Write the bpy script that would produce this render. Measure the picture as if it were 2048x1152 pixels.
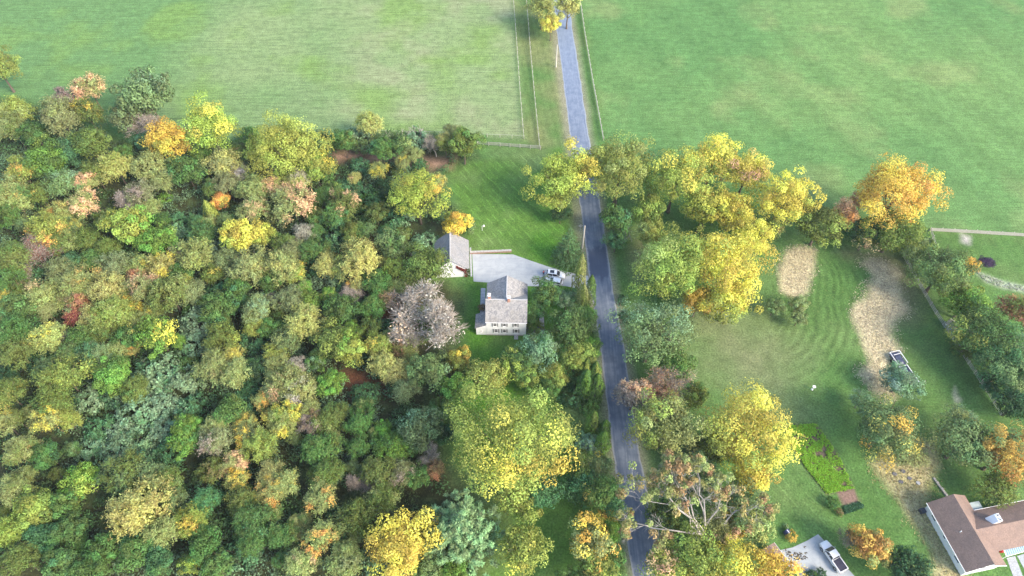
import bpy, math, random
import numpy as np
from mathutils import Vector, Matrix

for o in list(bpy.data.objects): bpy.data.objects.remove(o)
scn = bpy.context.scene
col = scn.collection
R_ = math.radians

# ------------------------------------------------------------------ camera
FPX = 1366.0; PITCH = R_(52.8); CAMH = 130.0
cp, sp = math.cos(PITCH), math.sin(PITCH)
cam = bpy.data.cameras.new('camera'); camo = bpy.data.objects.new('camera', cam); col.objects.link(camo)
camo.location = (0, 0, CAMH); camo.rotation_euler = (math.pi/2 - PITCH, 0, 0)
cam.sensor_width = 36; cam.lens = FPX/2048*36; cam.clip_start = 1; cam.clip_end = 6000
scn.camera = camo
# ------------------------------------------------------------------ sky and sun
SUN_EL, SUN_AZ = R_(36), R_(122)          # azimuth clockwise from +Y
w = bpy.data.worlds.new('World'); scn.world = w; w.use_nodes = True
nt = w.node_tree; nt.nodes.clear()
sky = nt.nodes.new('ShaderNodeTexSky'); sky.sky_type = 'NISHITA'; sky.sun_disc = False
sky.sun_elevation = SUN_EL; sky.sun_rotation = SUN_AZ; sky.air_density = 1.0; sky.dust_density = 1.5
bg = nt.nodes.new('ShaderNodeBackground'); bg.inputs['Strength'].default_value = 0.15
wo = nt.nodes.new('ShaderNodeOutputWorld')
nt.links.new(sky.outputs[0], bg.inputs[0]); nt.links.new(bg.outputs[0], wo.inputs[0])
sl = bpy.data.lights.new('sun', 'SUN'); sl.energy = 2.0; sl.angle = R_(20); sl.color = (1.0, 0.86, 0.68)
so = bpy.data.objects.new('sun', sl); col.objects.link(so)
sd = Vector((math.sin(SUN_AZ)*math.cos(SUN_EL), math.cos(SUN_AZ)*math.cos(SUN_EL), math.sin(SUN_EL)))
so.rotation_euler = sd.to_track_quat('Z', 'Y').to_euler(); so.location = (60, 0, 160)
scn.view_settings.view_transform = 'Standard'; scn.view_settings.look = 'None'
scn.view_settings.exposure = 1.72; scn.view_settings.gamma = 1; scn.view_settings.use_curve_mapping = False

# ------------------------------------------------------------------ survey helpers: picture reading -> place on the ground
def W(px, py, z=0.0):
    u = (px-1024)/FPX; v = (py-576)/FPX
    dx, dy, dz = u, cp - v*sp, -sp - v*cp
    t = (z-CAMH)/dz
    return Vector((dx*t, dy*t, z))
def depth(p): return p[1]*cp + (CAMH-p[2])*sp
def mpp(p): return depth(p)/FPX          # metres per photo pixel

def link(o, parent=None):
    col.objects.link(o)
    if parent is not None: o.parent = parent
    return o
def tag(o, label=None, cat=None, group=None, kind=None):
    if label: o['label'] = label
    if cat: o['category'] = cat
    if group: o['group'] = group
    if kind: o['kind'] = kind
    return o
def empty(name, loc, rz=0.0):
    o = bpy.data.objects.new(name, None); o.location = loc; o.rotation_euler = (0, 0, rz); o.empty_display_size = .3
    return link(o)
def copy_child(ch, parent):
    c = ch.copy(); col.objects.link(c); c.parent = parent
    for g in [x for x in bpy.data.objects if False]: pass
    return c

class MB:
    def __init__(s): s.v = []; s.f = []
    def add(s, vs, fs):
        n = len(s.v); s.v += [tuple(v) for v in vs]; s.f += [tuple(i+n for i in f) for f in fs]; return s
    def box(s, x0, x1, y0, y1, z0, z1):
        return s.add([(x0,y0,z0),(x1,y0,z0),(x1,y1,z0),(x0,y1,z0),(x0,y0,z1),(x1,y0,z1),(x1,y1,z1),(x0,y1,z1)],
                     [(0,3,2,1),(4,5,6,7),(0,1,5,4),(1,2,6,5),(2,3,7,6),(3,0,4,7)])
    def tube(s, p0, p1, r0, r1, n=6, cap=True):
        p0 = Vector(p0); p1 = Vector(p1); d = (p1-p0)
        if d.length < 1e-6: return s
        d.normalize(); a = d.orthogonal().normalized(); b = d.cross(a)
        vs = []
        for p, r in ((p0, r0), (p1, r1)):
            for k in range(n):
                t = 2*math.pi*k/n; vs.append(p + a*(math.cos(t)*r) + b*(math.sin(t)*r))
        fs = [(k, (k+1) % n, n+(k+1) % n, n+k) for k in range(n)]
        if cap: fs += [tuple(range(n-1, -1, -1)), tuple(range(n, 2*n))]
        return s.add(vs, fs)
    def extr(s, prof, axis, a0, a1):
        """extrude a closed 2D profile along axis: axis 'y' => profile (x,z); 'x' => (y,z); 'z' => (x,y)"""
        n = len(prof)
        def P(p, a): return {'y': (p[0], a, p[1]), 'x': (a, p[0], p[1]), 'z': (p[0], p[1], a)}[axis]
        vs = [P(p, a0) for p in prof] + [P(p, a1) for p in prof]
        fs = [(k, (k+1) % n, n+(k+1) % n, n+k) for k in range(n)] + [tuple(range(n-1, -1, -1)), tuple(range(n, 2*n))]
        return s.add(vs, fs)
    def mesh(s, name):
        m = bpy.data.meshes.new(name); m.from_pydata(s.v, [], s.f); m.update()
        import bmesh
        b = bmesh.new(); b.from_mesh(m); bmesh.ops.recalc_face_normals(b, faces=b.faces); b.to_mesh(m); b.free()
        return m
    def build(s, name, mat, parent=None, bevel=0, loc=None, rz=None):
        m = s.mesh(name)
        if bevel:
            import bmesh
            b = bmesh.new(); b.from_mesh(m)
            bmesh.ops.bevel(b, geom=[e for e in b.edges if len(e.link_faces) == 2 and e.calc_face_angle(0) > .5], offset=bevel, segments=2, affect='EDGES', profile=.6)
            b.to_mesh(m); b.free()
        m.materials.append(mat)
        o = bpy.data.objects.new(name, m); link(o, parent)
        if loc is not None: o.location = loc
        if rz is not None: o.rotation_euler = (0, 0, rz)
        return o

def npmesh(name, V, Fq, mat, attrs=None, smooth=False):
    """quads array -> mesh, attrs: dict name -> (domain, (N,3) array)"""
    m = bpy.data.meshes.new(name)
    k = Fq.shape[1]
    m.vertices.add(len(V)); m.vertices.foreach_set('co', np.ascontiguousarray(V, dtype=np.float32).ravel())
    m.loops.add(Fq.size); m.loops.foreach_set('vertex_index', np.ascontiguousarray(Fq, dtype=np.int32).ravel())
    m.polygons.add(len(Fq)); m.polygons.foreach_set('loop_start', np.arange(0, Fq.size, k, dtype=np.int32))
    if smooth: m.polygons.foreach_set('use_smooth', np.ones(len(Fq), dtype=bool))
    m.update(calc_edges=True)
    for n, (dom, A) in (attrs or {}).items():
        at = m.attributes.new(n, 'FLOAT_VECTOR', dom); at.data.foreach_set('vector', np.ascontiguousarray(A, dtype=np.float32).ravel())
    m.materials.append(mat)
    return m

# ------------------------------------------------------------------ materials
MATS = {}
class NT:
    def __init__(s, name):
        s.m = bpy.data.materials.new(name); s.m.use_nodes = True; s.t = s.m.node_tree; s.t.nodes.clear()
        s.out = s.t.nodes.new('ShaderNodeOutputMaterial')
    def n(s, typ, **kw):
        x = s.t.nodes.new('ShaderNode'+typ)
        for k, v in kw.items():
            if k.startswith('i_'):
                x.inputs[k[2:].replace('_', ' ')].default_value = v
            else: setattr(x, k, v)
        return x
    def l(s, a, b): s.t.links.new(a, b)
    def math(s, op, a, b=None, c=None, clamp=False):
        x = s.n('Math', operation=op, use_clamp=clamp)
        for i, q in enumerate((a, b, c)):
            if q is None: continue
            if isinstance(q, (int, float)): x.inputs[i].default_value = q
            else: s.l(q, x.inputs[i])
        return x.outputs[0]
    def mix(s, f, a, b, mode='MIX'):
        x = s.n('Mix', data_type='RGBA', blend_type=mode)
        for i, q in ((0, f), (6, a), (7, b)):
            if isinstance(q, (int, float)): x.inputs[i].default_value = q
            elif isinstance(q, tuple): x.inputs[i].default_value = q if len(q) == 4 else (*q, 1)
            else: s.l(q, x.inputs[i])
        return x.outputs[2]
    def noise(s, scale, detail=3, rough=.6, vec=None, dist=0):
        x = s.n('TexNoise'); x.inputs['Scale'].default_value = scale; x.inputs['Detail'].default_value = detail
        x.inputs['Roughness'].default_value = rough; x.inputs['Distortion'].default_value = dist
        if vec is not None: s.l(vec, x.inputs['Vector'])
        return x.outputs['Fac']
    def maprange(s, v, a, b, c=0., d=1.):
        x = s.n('MapRange'); s.l(v, x.inputs[0])
        for i, q in enumerate((a, b, c, d)): x.inputs[i+1].default_value = q
        return x.outputs[0]
    def vmap(s, vec, scale=(1,1,1), rot=(0,0,0)):
        x = s.n('Mapping'); s.l(vec, x.inputs[0]); x.inputs['Scale'].default_value = scale; x.inputs['Rotation'].default_value = rot
        return x.outputs[0]
    def finish(s, color, rough=.8, spec=.3, metal=0., bump=None, bstr=.3, bdist=.05):
        p = s.n('BsdfPrincipled')
        if isinstance(color, tuple): p.inputs['Base Color'].default_value = (*color, 1) if len(color) == 3 else color
        else: s.l(color, p.inputs['Base Color'])
        if isinstance(rough, (int, float)): p.inputs['Roughness'].default_value = rough
        else: s.l(rough, p.inputs['Roughness'])
        p.inputs['Specular IOR Level'].default_value = spec; p.inputs['Metallic'].default_value = metal
        if bump is not None:
            b = s.n('Bump'); b.inputs['Strength'].default_value = bstr; b.inputs['Distance'].default_value = bdist
            s.l(bump, b.inputs['Height']); s.l(b.outputs[0], p.inputs['Normal'])
        s.l(p.outputs[0], s.out.inputs[0]); MATS[s.m.name] = s.m
        return s.m

def simple(name, c, rough=.7, spec=.3, metal=0., var=.15, scale=3., bump=.2, bdist=.02):
    t = NT(name); g = t.n('NewGeometry'); n = t.noise(scale, 5, .65, g.outputs['Position'])
    f = t.maprange(n, .3, .7, 1-var, 1+var)
    c2 = t.mix(1., (*c, 1), t.n('CombineColor').outputs[0], 'MULTIPLY')
    cc = t.t.nodes[-1]
    comb = [x for x in t.t.nodes if x.type == 'COMBINE_COLOR'][0]
    for i in range(3): t.l(f, comb.inputs[i])
    return t.finish(c2, rough, spec, metal, n, bump, bdist)

def foliage_mat():
    t = NT('foliage')
    a = t.n('Attribute', attribute_name='var'); sx = t.n('SeparateXYZ'); t.l(a.outputs['Vector'], sx.inputs[0])
    ta = t.n('Attribute', attribute_name='tint_a', attribute_type='OBJECT')
    tb = t.n('Attribute', attribute_name='tint_b', attribute_type='OBJECT')
    fr = t.n('Attribute', attribute_name='tint_mix', attribute_type='OBJECT')
    x = t.math('SUBTRACT', sx.outputs[0], t.math('SUBTRACT', 1.0, fr.outputs['Fac']))
    x = t.math('MULTIPLY_ADD', x, 5.0, t.math('MULTIPLY', t.math('SUBTRACT', sx.outputs[1], .5), .9), clamp=True)
    c = t.mix(x, ta.outputs['Color'], tb.outputs['Color'])
    # leaf to leaf value, and hue drift towards yellow or blue-green
    f = t.math('MULTIPLY_ADD', sx.outputs[1], .85, .58)
    f = t.math('MULTIPLY', f, t.math('MULTIPLY_ADD', sx.outputs[2], .62, .69))
    comb = t.n('CombineColor')
    for i in range(3): t.l(f, comb.inputs[i])
    c = t.mix(1., c, comb.outputs[0], 'MULTIPLY')
    hs = t.n('HueSaturation'); t.l(c, hs.inputs['Color'])
    h = t.math('MULTIPLY_ADD', sx.outputs[2], .05, .475); t.l(h, hs.inputs['Hue'])
    c = hs.outputs[0]
    p = t.n('BsdfPrincipled'); t.l(c, p.inputs['Base Color']); p.inputs['Roughness'].default_value = .62
    p.inputs['Specular IOR Level'].default_value = .08
    tr = t.n('BsdfTranslucent'); t.l(c, tr.inputs[0])
    mx = t.n('MixShader'); mx.inputs[0].default_value = .28; t.l(p.outputs[0], mx.inputs[1]); t.l(tr.outputs[0], mx.inputs[2])
    t.l(mx.outputs[0], t.out.inputs[0]); MATS['foliage'] = t.m
    return t.m
FOL = foliage_mat()
BARK = simple('bark', (.13, .105, .08), .9, .15, 0, .35, 6, .6, .05)
PALEBARK = simple('pale_bark', (.40, .37, .33), .85, .2, 0, .3, 4, .5, .05)

# thin autumn air: far fields pale a little
hz = MB().box(-420, 420, -60, 520, -1.5, 134).build('haze', FOL)
hm = bpy.data.materials.new('haze_air'); hm.use_nodes = True; h_ = hm.node_tree; h_.nodes.clear()
pv = h_.nodes.new('ShaderNodeVolumePrincipled'); pv.inputs['Color'].default_value = (.86, .92, 1, 1); pv.inputs['Density'].default_value = .0001; pv.inputs['Anisotropy'].default_value = .2
ho = h_.nodes.new('ShaderNodeOutputMaterial'); h_.links.new(pv.outputs[0], ho.inputs['Volume'])
hz.data.materials.clear(); hz.data.materials.append(hm); hz['kind'] = 'stuff'; tag(hz, 'thin pale air softening the far fields', 'haze')
# ------------------------------------------------------------------ the ground
rs = np.random.RandomState(7)
def vnoise(X, Y, sc, seed, oct=3):
    out = np.zeros_like(X); amp = 1.; tot = 0.
    for o in range(oct):
        r = np.random.RandomState(seed+o*17); G = r.rand(256, 256)
        x = X/sc*(2**o)+100.3; y = Y/sc*(2**o)+77.7
        xi = np.floor(x).astype(int); yi = np.floor(y).astype(int); fx = x-xi; fy = y-yi
        fx = fx*fx*(3-2*fx); fy = fy*fy*(3-2*fy)
        g = lambda i, j: G[i % 256, j % 256]
        out += amp*((g(xi, yi)*(1-fx)+g(xi+1, yi)*fx)*(1-fy)+(g(xi, yi+1)*(1-fx)+g(xi+1, yi+1)*fx)*fy)
        tot += amp; amp *= .5
    return out/tot
def pxpoly(pts): return np.array([W(*p)[:2] for p in pts])
def polymask(X, Y, P, soft=1.0, jitter=None):
    """soft inside mask 0..1 for polygon P (world)"""
    ins = np.zeros(X.shape, bool); D = np.full(X.shape, 1e9); n = len(P)
    for i in range(n):
        x0, y0 = P[i]; x1, y1 = P[(i+1) % n]
        c = ((y0 > Y) != (y1 > Y)) & (X < (x1-x0)*(Y-y0)/((y1-y0) if abs(y1-y0) > 1e-9 else 1e-9)+x0)
        ins ^= c
        dx, dy = x1-x0, y1-y0; L = dx*dx+dy*dy+1e-12
        t = np.clip(((X-x0)*dx+(Y-y0)*dy)/L, 0, 1)
        D = np.minimum(D, np.hypot(X-x0-t*dx, Y-y0-t*dy))
    s = np.where(ins, D, -D)
    if jitter is not None: s = s+jitter
    return np.clip(s/soft*.5+.5, 0, 1)

ROADL = [(1107,-60),(1107,0),(1113,60),(1127,165),(1140,270),(1150,340),(1161,415),(1171,490),(1181.5,584),(1199,680),(1212,790),(1225,901),(1246,1028),(1265,1151),(1290,1260)]
RL = [W(*p) for p in ROADL]
def road_edge(i, off):
    a = RL[max(i-1, 0)]; b = RL[min(i+1, len(RL)-1)]; d = (b-a).normalized(); nrm = Vector((-d.y, d.x, 0))
    return RL[i]+nrm*off
RW = 5.35
RR = [road_edge(i, RW) for i in range(len(RL))]

GP = dict(
 forest=[(-500,160),(-60,195),(40,205),(110,225),(160,250),(240,285),(470,290),(540,262),(640,268),(860,272),(950,300),(955,315),(900,335),(885,350),(890,400),(925,430),(915,470),(870,520),(895,560),(925,605),(920,690),(945,735),(905,790),(890,860),(905,950),(940,1000),(960,1080),(955,1160),(950,1300),(-700,1300)],
 meadow=[(-900,-200),(1018,-200),(1027,0),(1048,277),(950,274),(640,262),(470,276),(300,270),(110,215),(40,196),(-60,180),(-900,100)],
 pasture=[(1140,-200),(1162,0),(1187,140),(1209,280),(1300,330),(1700,420),(1864,460),(2048,471),(2700,500),(2700,-200)],
 stripe=[(895,345),(960,303),(1080,303),(1130,370),(1140,440),(1150,520),(1060,505),(1030,500),(945,498),(925,430),(888,400)],
 lawnface=[(890,335),(1140,290),(1160,415),(1180,584),(1199,680),(1225,901),(1246,1028),(1265,1151),(1290,1300),(900,1300),(930,1000),(890,860),(945,735),(920,600),(940,560),(938,500),(925,430)],
 dirtpath=[(655,306),(720,303),(800,312),(905,318),(900,336),(860,338),(800,328),(740,318),(660,322)],
 straw1=[(1570,503),(1600,494),(1628,500),(1624,540),(1612,580),(1596,594),(1566,580),(1562,540)],
 straw2=[(1738,512),(1765,520),(1795,545),(1800,590),(1816,618),(1790,640),(1782,672),(1795,700),(1776,720),(1772,760),(1790,790),(1772,800),(1745,782),(1716,748),(1742,720),(1732,680),(1710,645),(1706,620),(1732,590),(1742,550),(1725,525)],
 straw3=[(1738,925),(1765,905),(1830,880),(1870,890),(1875,930),(1862,962),(1845,1000),(1860,1030),(1900,1110),(1925,1152),(1950,1200),(1890,1200),(1868,1110),(1842,1062),(1805,1010),(1765,965)],
 brown1=[(1690,505),(1760,505),(1810,530),(1830,580),(1822,640),(1796,640),(1790,560),(1740,525)],
 brown2=[(1380,630),(1440,600),(1520,650),(1600,720),(1560,790),(1470,780),(1400,700)],
 brown3=[(1270,470),(1300,450),(1300,540),(1275,560),(1262,520)],
 soil=[(1672,981),(1708,977),(1719,1004),(1686,1013)],
 garden=[(1573,852),(1632,848),(1672,905),(1708,977),(1652,988),(1608,930),(1575,872)],
 arcs=[(1520,500),(1700,495),(1750,560),(1730,620),(1735,700),(1700,760),(1600,740),(1560,660),(1530,560)],
 gap1=[(690,735),(730,742),(775,760),(770,785),(700,790),(680,760)],
 gap2=[(765,590),(790,615),(790,645),(760,650),(750,620)],
 gap3=[(735,455),(760,460),(755,490),(730,485)],
 gap4=[(60,470),(110,480),(118,505),(70,515),(45,495)],
 flow=[(1952,543),(1975,552),(2010,565),(2048,574),(2048,582),(2005,576),(1970,562)],
 bare=[(1925,470),(1940,474),(1938,488),(1926,484)],
 bare2=[(1910,772),(1914,790),(1925,800),(1912,808),(1906,792)],
 shoulder1=[(1100,-60),(1113,60),(1127,165),(1140,270),(1150,340),(1155,415),(1168,500),(1180,584),(1187,640),(1176,584),(1160,500),(1140,415),(1130,300),(1112,165),(1098,60)],
)
POLY = {k: pxpoly(v) for k, v in GP.items()}
def garr(x0, x1, y0, y1, st):
    xs = np.arange(x0, x1+st*.5, st); ys = np.arange(y0, y1+st*.5, st)
    X, Y = np.meshgrid(xs, ys); return X, Y
def lerp(a, b, m): return a*(1-m[..., None])+np.array(b)*m[..., None]

def paint(X, Y):
    n1 = vnoise(X, Y, 40, 1, 4); n2 = vnoise(X, Y, 9, 5, 4); n3 = vnoise(X, Y, 2.2, 9, 3); nb = vnoise(X, Y, 18, 21, 4)
    jit = (n2-.5)*5+(n3-.5)*2
    C = np.zeros(X.shape+(3,)); C[:] = (.078, .160, .042)
    C = lerp(C, (.120, .172, .060), np.clip((n2-.4)*2.2, 0, 1)*.7)
    C = lerp(C, (.055, .12, .028), np.clip((nb-.5)*4, 0, 1)*.7)
    pat = np.zeros(X.shape+(3,))      # x stripes lawn, y mown streaks, z arcs
    straw = np.zeros(X.shape)
    # pasture, lush green, right
    m = polymask(X, Y, POLY['pasture'], 1.5)
    c = lerp(np.broadcast_to(np.array((.084, .178, .056)), X.shape+(3,)), (.118, .208, .066), np.clip((n1-.35)*2.5, 0, 1))
    c = lerp(c, (.175, .225, .085), np.clip((nb-.55)*5, 0, 1)*.6)
    c = c*(1+.13*np.sin((X+.42*Y)*2*np.pi/17+n1*5)*np.clip((n2-.25)*2,0,1))[..., None]
    c = lerp(c, (.095, .185, .055), np.clip((n2-.55)*4, 0, 1)*.4)
    C = C*(1-m[..., None])+c*m[..., None]; pat[..., 1] = np.maximum(pat[..., 1], m*.55)
    # meadow, pale and mown, left
    m2 = polymask(X, Y, POLY['meadow'], 1.5)
    c = lerp(np.broadcast_to(np.array((.100, .190, .066)), X.shape+(3,)), (.170, .235, .100), np.clip((X+105)/50+(n1-.5)*2.5, 0, 1))
    c = lerp(c, (.25, .25, .15), np.clip((n2-.42)*3, 0, 1)*np.clip((X+75)/40, 0, 1)*.5)
    c = lerp(c, (.135, .225, .055), np.clip((nb-.52)*5, 0, 1)*.7)
    C = C*(1-m2[..., None])+c*m2[..., None]; pat[..., 1] = np.maximum(pat[..., 1], m2*.75)
    # striped lawn beside the road
    m3 = polymask(X, Y, POLY['lawnface'], 1.2)
    c = lerp(np.broadcast_to(np.array((.080, .162, .030)), X.shape+(3,)), (.125, .185, .060), np.clip((n2-.42)*3, 0, 1)*.8)
    c = lerp(c, (.05, .16, .012), np.clip((nb-.55)*6, 0, 1)*.6)
    C = C*(1-m3[..., None])+c*m3[..., None]
    s = polymask(X, Y, POLY['stripe'], 3); pat[..., 0] = np.maximum(s, .8*polymask(X, Y, pxpoly([(1535,930),(1600,930),(1655,1010),(1690,1090),(1650,1075),(1560,1060),(1530,1000)]), 4))
    # forest floor
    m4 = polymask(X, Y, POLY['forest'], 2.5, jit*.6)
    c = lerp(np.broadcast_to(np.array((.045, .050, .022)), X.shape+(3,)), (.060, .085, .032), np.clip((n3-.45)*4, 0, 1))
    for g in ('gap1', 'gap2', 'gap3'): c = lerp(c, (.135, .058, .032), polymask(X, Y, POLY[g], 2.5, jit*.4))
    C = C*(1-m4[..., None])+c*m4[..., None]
    # shade-thinned, worn and bare ground
    def put(k, cc, soft, js, a=1., st=0.):
        nonlocal C, straw
        mm = polymask(X, Y, POLY[k], soft, jit*js)*a
        C = lerp(C, cc, mm)
        if st: straw = np.maximum(straw, mm*st)
    put('dirtpath', (.33, .20, .14), 2, .25, .85)
    put('brown1', (.20, .165, .10), 4, .5, .8)
    put('brown2', (.175, .175, .095), 8, 1.2, .7)
    put('brown3', (.20, .185, .10), 3, .5, .7)
    put('straw1', (.50, .425, .265), 1.0, .45, .92, 1)
    put('straw2', (.56, .475, .30), 1.0, .5, .92, 1)
    put('straw3', (.43, .37, .20), 1.2, .5, .9, .9)
    put('soil', (.19, .125, .10), .3, 0)
    put('garden', (.12, .095, .065), .3, 0)
    put('flow', (.40, .45, .33), .8, .25, .8, .9)
    put('bare', (.42, .38, .36), 1, .15, .9)
    put('bare2', (.45, .42, .30), .6, .15, .9, .8)
    put('shoulder1', (.22, .20, .12), 1.5, .3, .8)
    # verge strips: longitudinal worn lines beside the fences
    sp_ = polymask(X, Y, pxpoly([(1027,0),(1052,0),(1080,297),(1048,277)]), 1.) + polymask(X, Y, pxpoly([(1052,0),(1100,0),(1140,285),(1080,297)]), 1.)
    C = lerp(C, (.17, .19, .075), np.clip(sp_*np.clip((n2-.3)*2, 0, 1), 0, 1)*.75)
    tx = Y*.14+X
    ph = np.sin((X+(.115*Y))*3.1+n3*1.2); C = C*(1-.16*np.clip(sp_, 0, 1)*np.clip(ph, 0, 1))[..., None]
    # gravel edge by the road
    rd = polymask(X, Y, np.array([p[:2] for p in RL]+[p[:2] for p in RR[::-1]]), 1.2, 1.1+jit*.12)
    C = lerp(C, (.24, .22, .17), rd*.75)
    a = polymask(X, Y, POLY['arcs'], 6)
    pat[..., 2] = a*(1-straw)
    C = C*(.93+.14*n3)[..., None]
    return C, pat, straw

def grass_mat():
    t = NT('grass_ground')
    g = t.n('NewGeometry'); pos = g.outputs['Position']
    c = t.n('Attribute', attribute_name='gcol').outputs['Color']
    pa = t.n('Attribute', attribute_name='pat'); sx = t.n('SeparateXYZ'); t.l(pa.outputs['Vector'], sx.inputs[0])
    st = t.n('Attribute', attribute_name='straw'); s2 = t.n('SeparateXYZ'); t.l(st.outputs['Vector'], s2.inputs[0]); straw = s2.outputs[0]
    fine = t.noise(2.6, 6, .72, pos)
    mott = t.noise(.45, 4, .6, pos)
    f = t.math('MULTIPLY', t.maprange(fine, .34, .66, .55, 1.45), t.maprange(mott, .3, .7, .80, 1.20))
    # mown streaks
    stv = t.noise(1., 5, .7, t.vmap(pos, (.10, 1.5, 1), (0, 0, R_(4))), .4)
    f = t.math('MULTIPLY', f, t.math('MULTIPLY_ADD', sx.outputs[1], t.maprange(stv, .3, .7, -.34, .34), 1.))
    # diagonal mower lines
    def lines(rot, period, width):
        v = t.n('Mapping'); t.l(pos, v.inputs[0]); v.inputs['Rotation'].default_value = (0, 0, rot)
        q = t.n('SeparateXYZ'); t.l(v.outputs[0], q.inputs[0])
        wob = t.math('MULTIPLY', t.noise(.2, 2, .5, pos), .8)
        y = t.math('ADD', q.outputs[0], wob)
        m = t.math('PINGPONG', t.math('DIVIDE', y, period), .5)
        return t.maprange(m, width, width+.14, 1., 0.), t.math('SINE', t.math('MULTIPLY', y, 2*math.pi/(period*2)))
    l1, l1b = lines(R_(-35), 1.75, .03)
    brk = t.maprange(t.noise(.35, 3, .6, t.vmap(pos, (1, 1, 1))), .42, .6, 0, 1)
    f = t.math('MULTIPLY', f, t.math('MULTIPLY_ADD', t.math('MULTIPLY', l1, sx.outputs[0]), t.math('MULTIPLY', brk, .5), 1.))
    f = t.math('MULTIPLY', f, t.math('MULTIPLY_ADD', t.math('MULTIPLY', l1b, sx.outputs[0]), .06, 1.))
    # concentric mower arcs behind the straw strips
    ctr = W(1400, 560)
    d = t.n('VectorMath', operation='DISTANCE'); t.l(pos, d.inputs[0]); d.inputs[1].default_value = ctr
    dd = t.math('ADD', d.outputs['Value'], t.math('MULTIPLY', t.noise(.06, 2, .5, pos), 7.))
    arc = t.math('SINE', t.math('MULTIPLY', dd, 2*math.pi/1.9))
    arc = t.math('MULTIPLY', arc, t.maprange(t.noise(.30, 4, .7, pos), .40, .56, 0, 1))
    f = t.math('MULTIPLY', f, t.math('MULTIPLY_ADD', t.math('MULTIPLY', arc, sx.outputs[2]), .23, 1.))
    # straw litter: coarse pale fibres
    sn = t.noise(3.2, 7, .8, t.vmap(pos, (1, 1.4, 1), (0, 0, .6)), .8)
    fs = t.math('MULTIPLY_ADD', straw, t.maprange(sn, .35, .65, -.55, .45), 1.)
    f = t.math('MULTIPLY', f, fs)
    comb = t.n('CombineColor')
    for i in range(3): t.l(f, comb.inputs[i])
    cc = t.mix(1., c, comb.outputs[0], 'MULTIPLY')
    # hue speckle: dry blades
    cc = t.mix(t.maprange(t.noise(1.3, 5, .7, pos), .55, .78, 0, .35), cc, (.22, .22, .09))
    return t.finish(cc, .95, .1, 0, fine, .6, .12)
GRASS = grass_mat()

def build_ground():
    st = .6
    x0, x1, y0, y1 = -192, 192, 12, 252
    X, Y = garr(x0, x1, y0, y1, st); H, Wd = X.shape
    C, pat, straw = paint(X, Y)
    V = np.stack([X, Y, np.zeros_like(X)], -1).reshape(-1, 3)
    i = np.arange(H-1)[:, None]*Wd+np.arange(Wd-1)[None, :]
    Q = np.stack([i, i+1, i+1+Wd, i+Wd], -1).reshape(-1, 4)
    CX = (X[:-1, :-1]+st/2).ravel(); CY = (Y[:-1, :-1]+st/2).ravel()
    hard = lambda k: polymask(CX, CY, POLY[k], .01) > .5
    reg = np.zeros(len(Q), int)
    reg[hard('meadow')] = 1; reg[hard('pasture')] = 2; reg[hard('lawnface')] = 3
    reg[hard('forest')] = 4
    for j, k in ((5, 'straw1'), (6, 'straw2'), (7, 'straw3'), (8, 'soil'), (9, 'garden'), (10, 'dirtpath')): reg[hard(k)] = j
    names = ['back_garden_lawn', 'mown_meadow', 'green_pasture', 'roadside_lawn', 'woodland_floor', 'straw_patch', 'straw_strip', 'dry_grass_strip', 'bare_soil_bed', 'vegetable_bed', 'dirt_track']
    Cf = C.reshape(-1, 3); Pf = pat.reshape(-1, 3); Sf = np.repeat(straw.reshape(-1, 1), 3, 1)
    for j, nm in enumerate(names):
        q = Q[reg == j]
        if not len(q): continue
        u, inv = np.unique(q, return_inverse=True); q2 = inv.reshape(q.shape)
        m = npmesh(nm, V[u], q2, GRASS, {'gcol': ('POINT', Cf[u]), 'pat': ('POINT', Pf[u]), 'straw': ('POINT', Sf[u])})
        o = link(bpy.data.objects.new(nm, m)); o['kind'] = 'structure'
    # far ground, coarse ring out to the horizon
    S = 3000
    xs = [-S, -1200, -500, x0, x1, 500, 1200, S]; ys = [-S, -1200, -300, y0, y1, 600, 1400, S]
    xs = sorted(set(xs)); ys = sorted(set(ys))
    # densify the lines that touch the fine grid only at corners: T junctions lie in one plane, so no gaps show
    Xc, Yc = np.meshgrid(xs, ys); Vc = np.stack([Xc, Yc, np.zeros_like(Xc)], -1).reshape(-1, 3).astype(float)
    n = len(xs); Qs = []
    for a in range(len(ys)-1):
        for b in range(n-1):
            if xs[b] == x0 and ys[a] == y0: continue
            Qs.append((a*n+b, a*n+b+1, (a+1)*n+b+1, (a+1)*n+b))
    Cc, Pc, Sc = paint(Vc[:, 0], Vc[:, 1]); Cc[:] = (.11, .17, .06); Pc[:] = 0; Sc[:] = 0
    m = npmesh('distant_fields', Vc, np.array(Qs), GRASS, {'gcol': ('POINT', Cc), 'pat': ('POINT', Pc), 'straw': ('POINT', np.zeros_like(Cc))})
    o = link(bpy.data.objects.new('distant_fields', m)); o['kind'] = 'structure'
build_ground()

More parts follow.
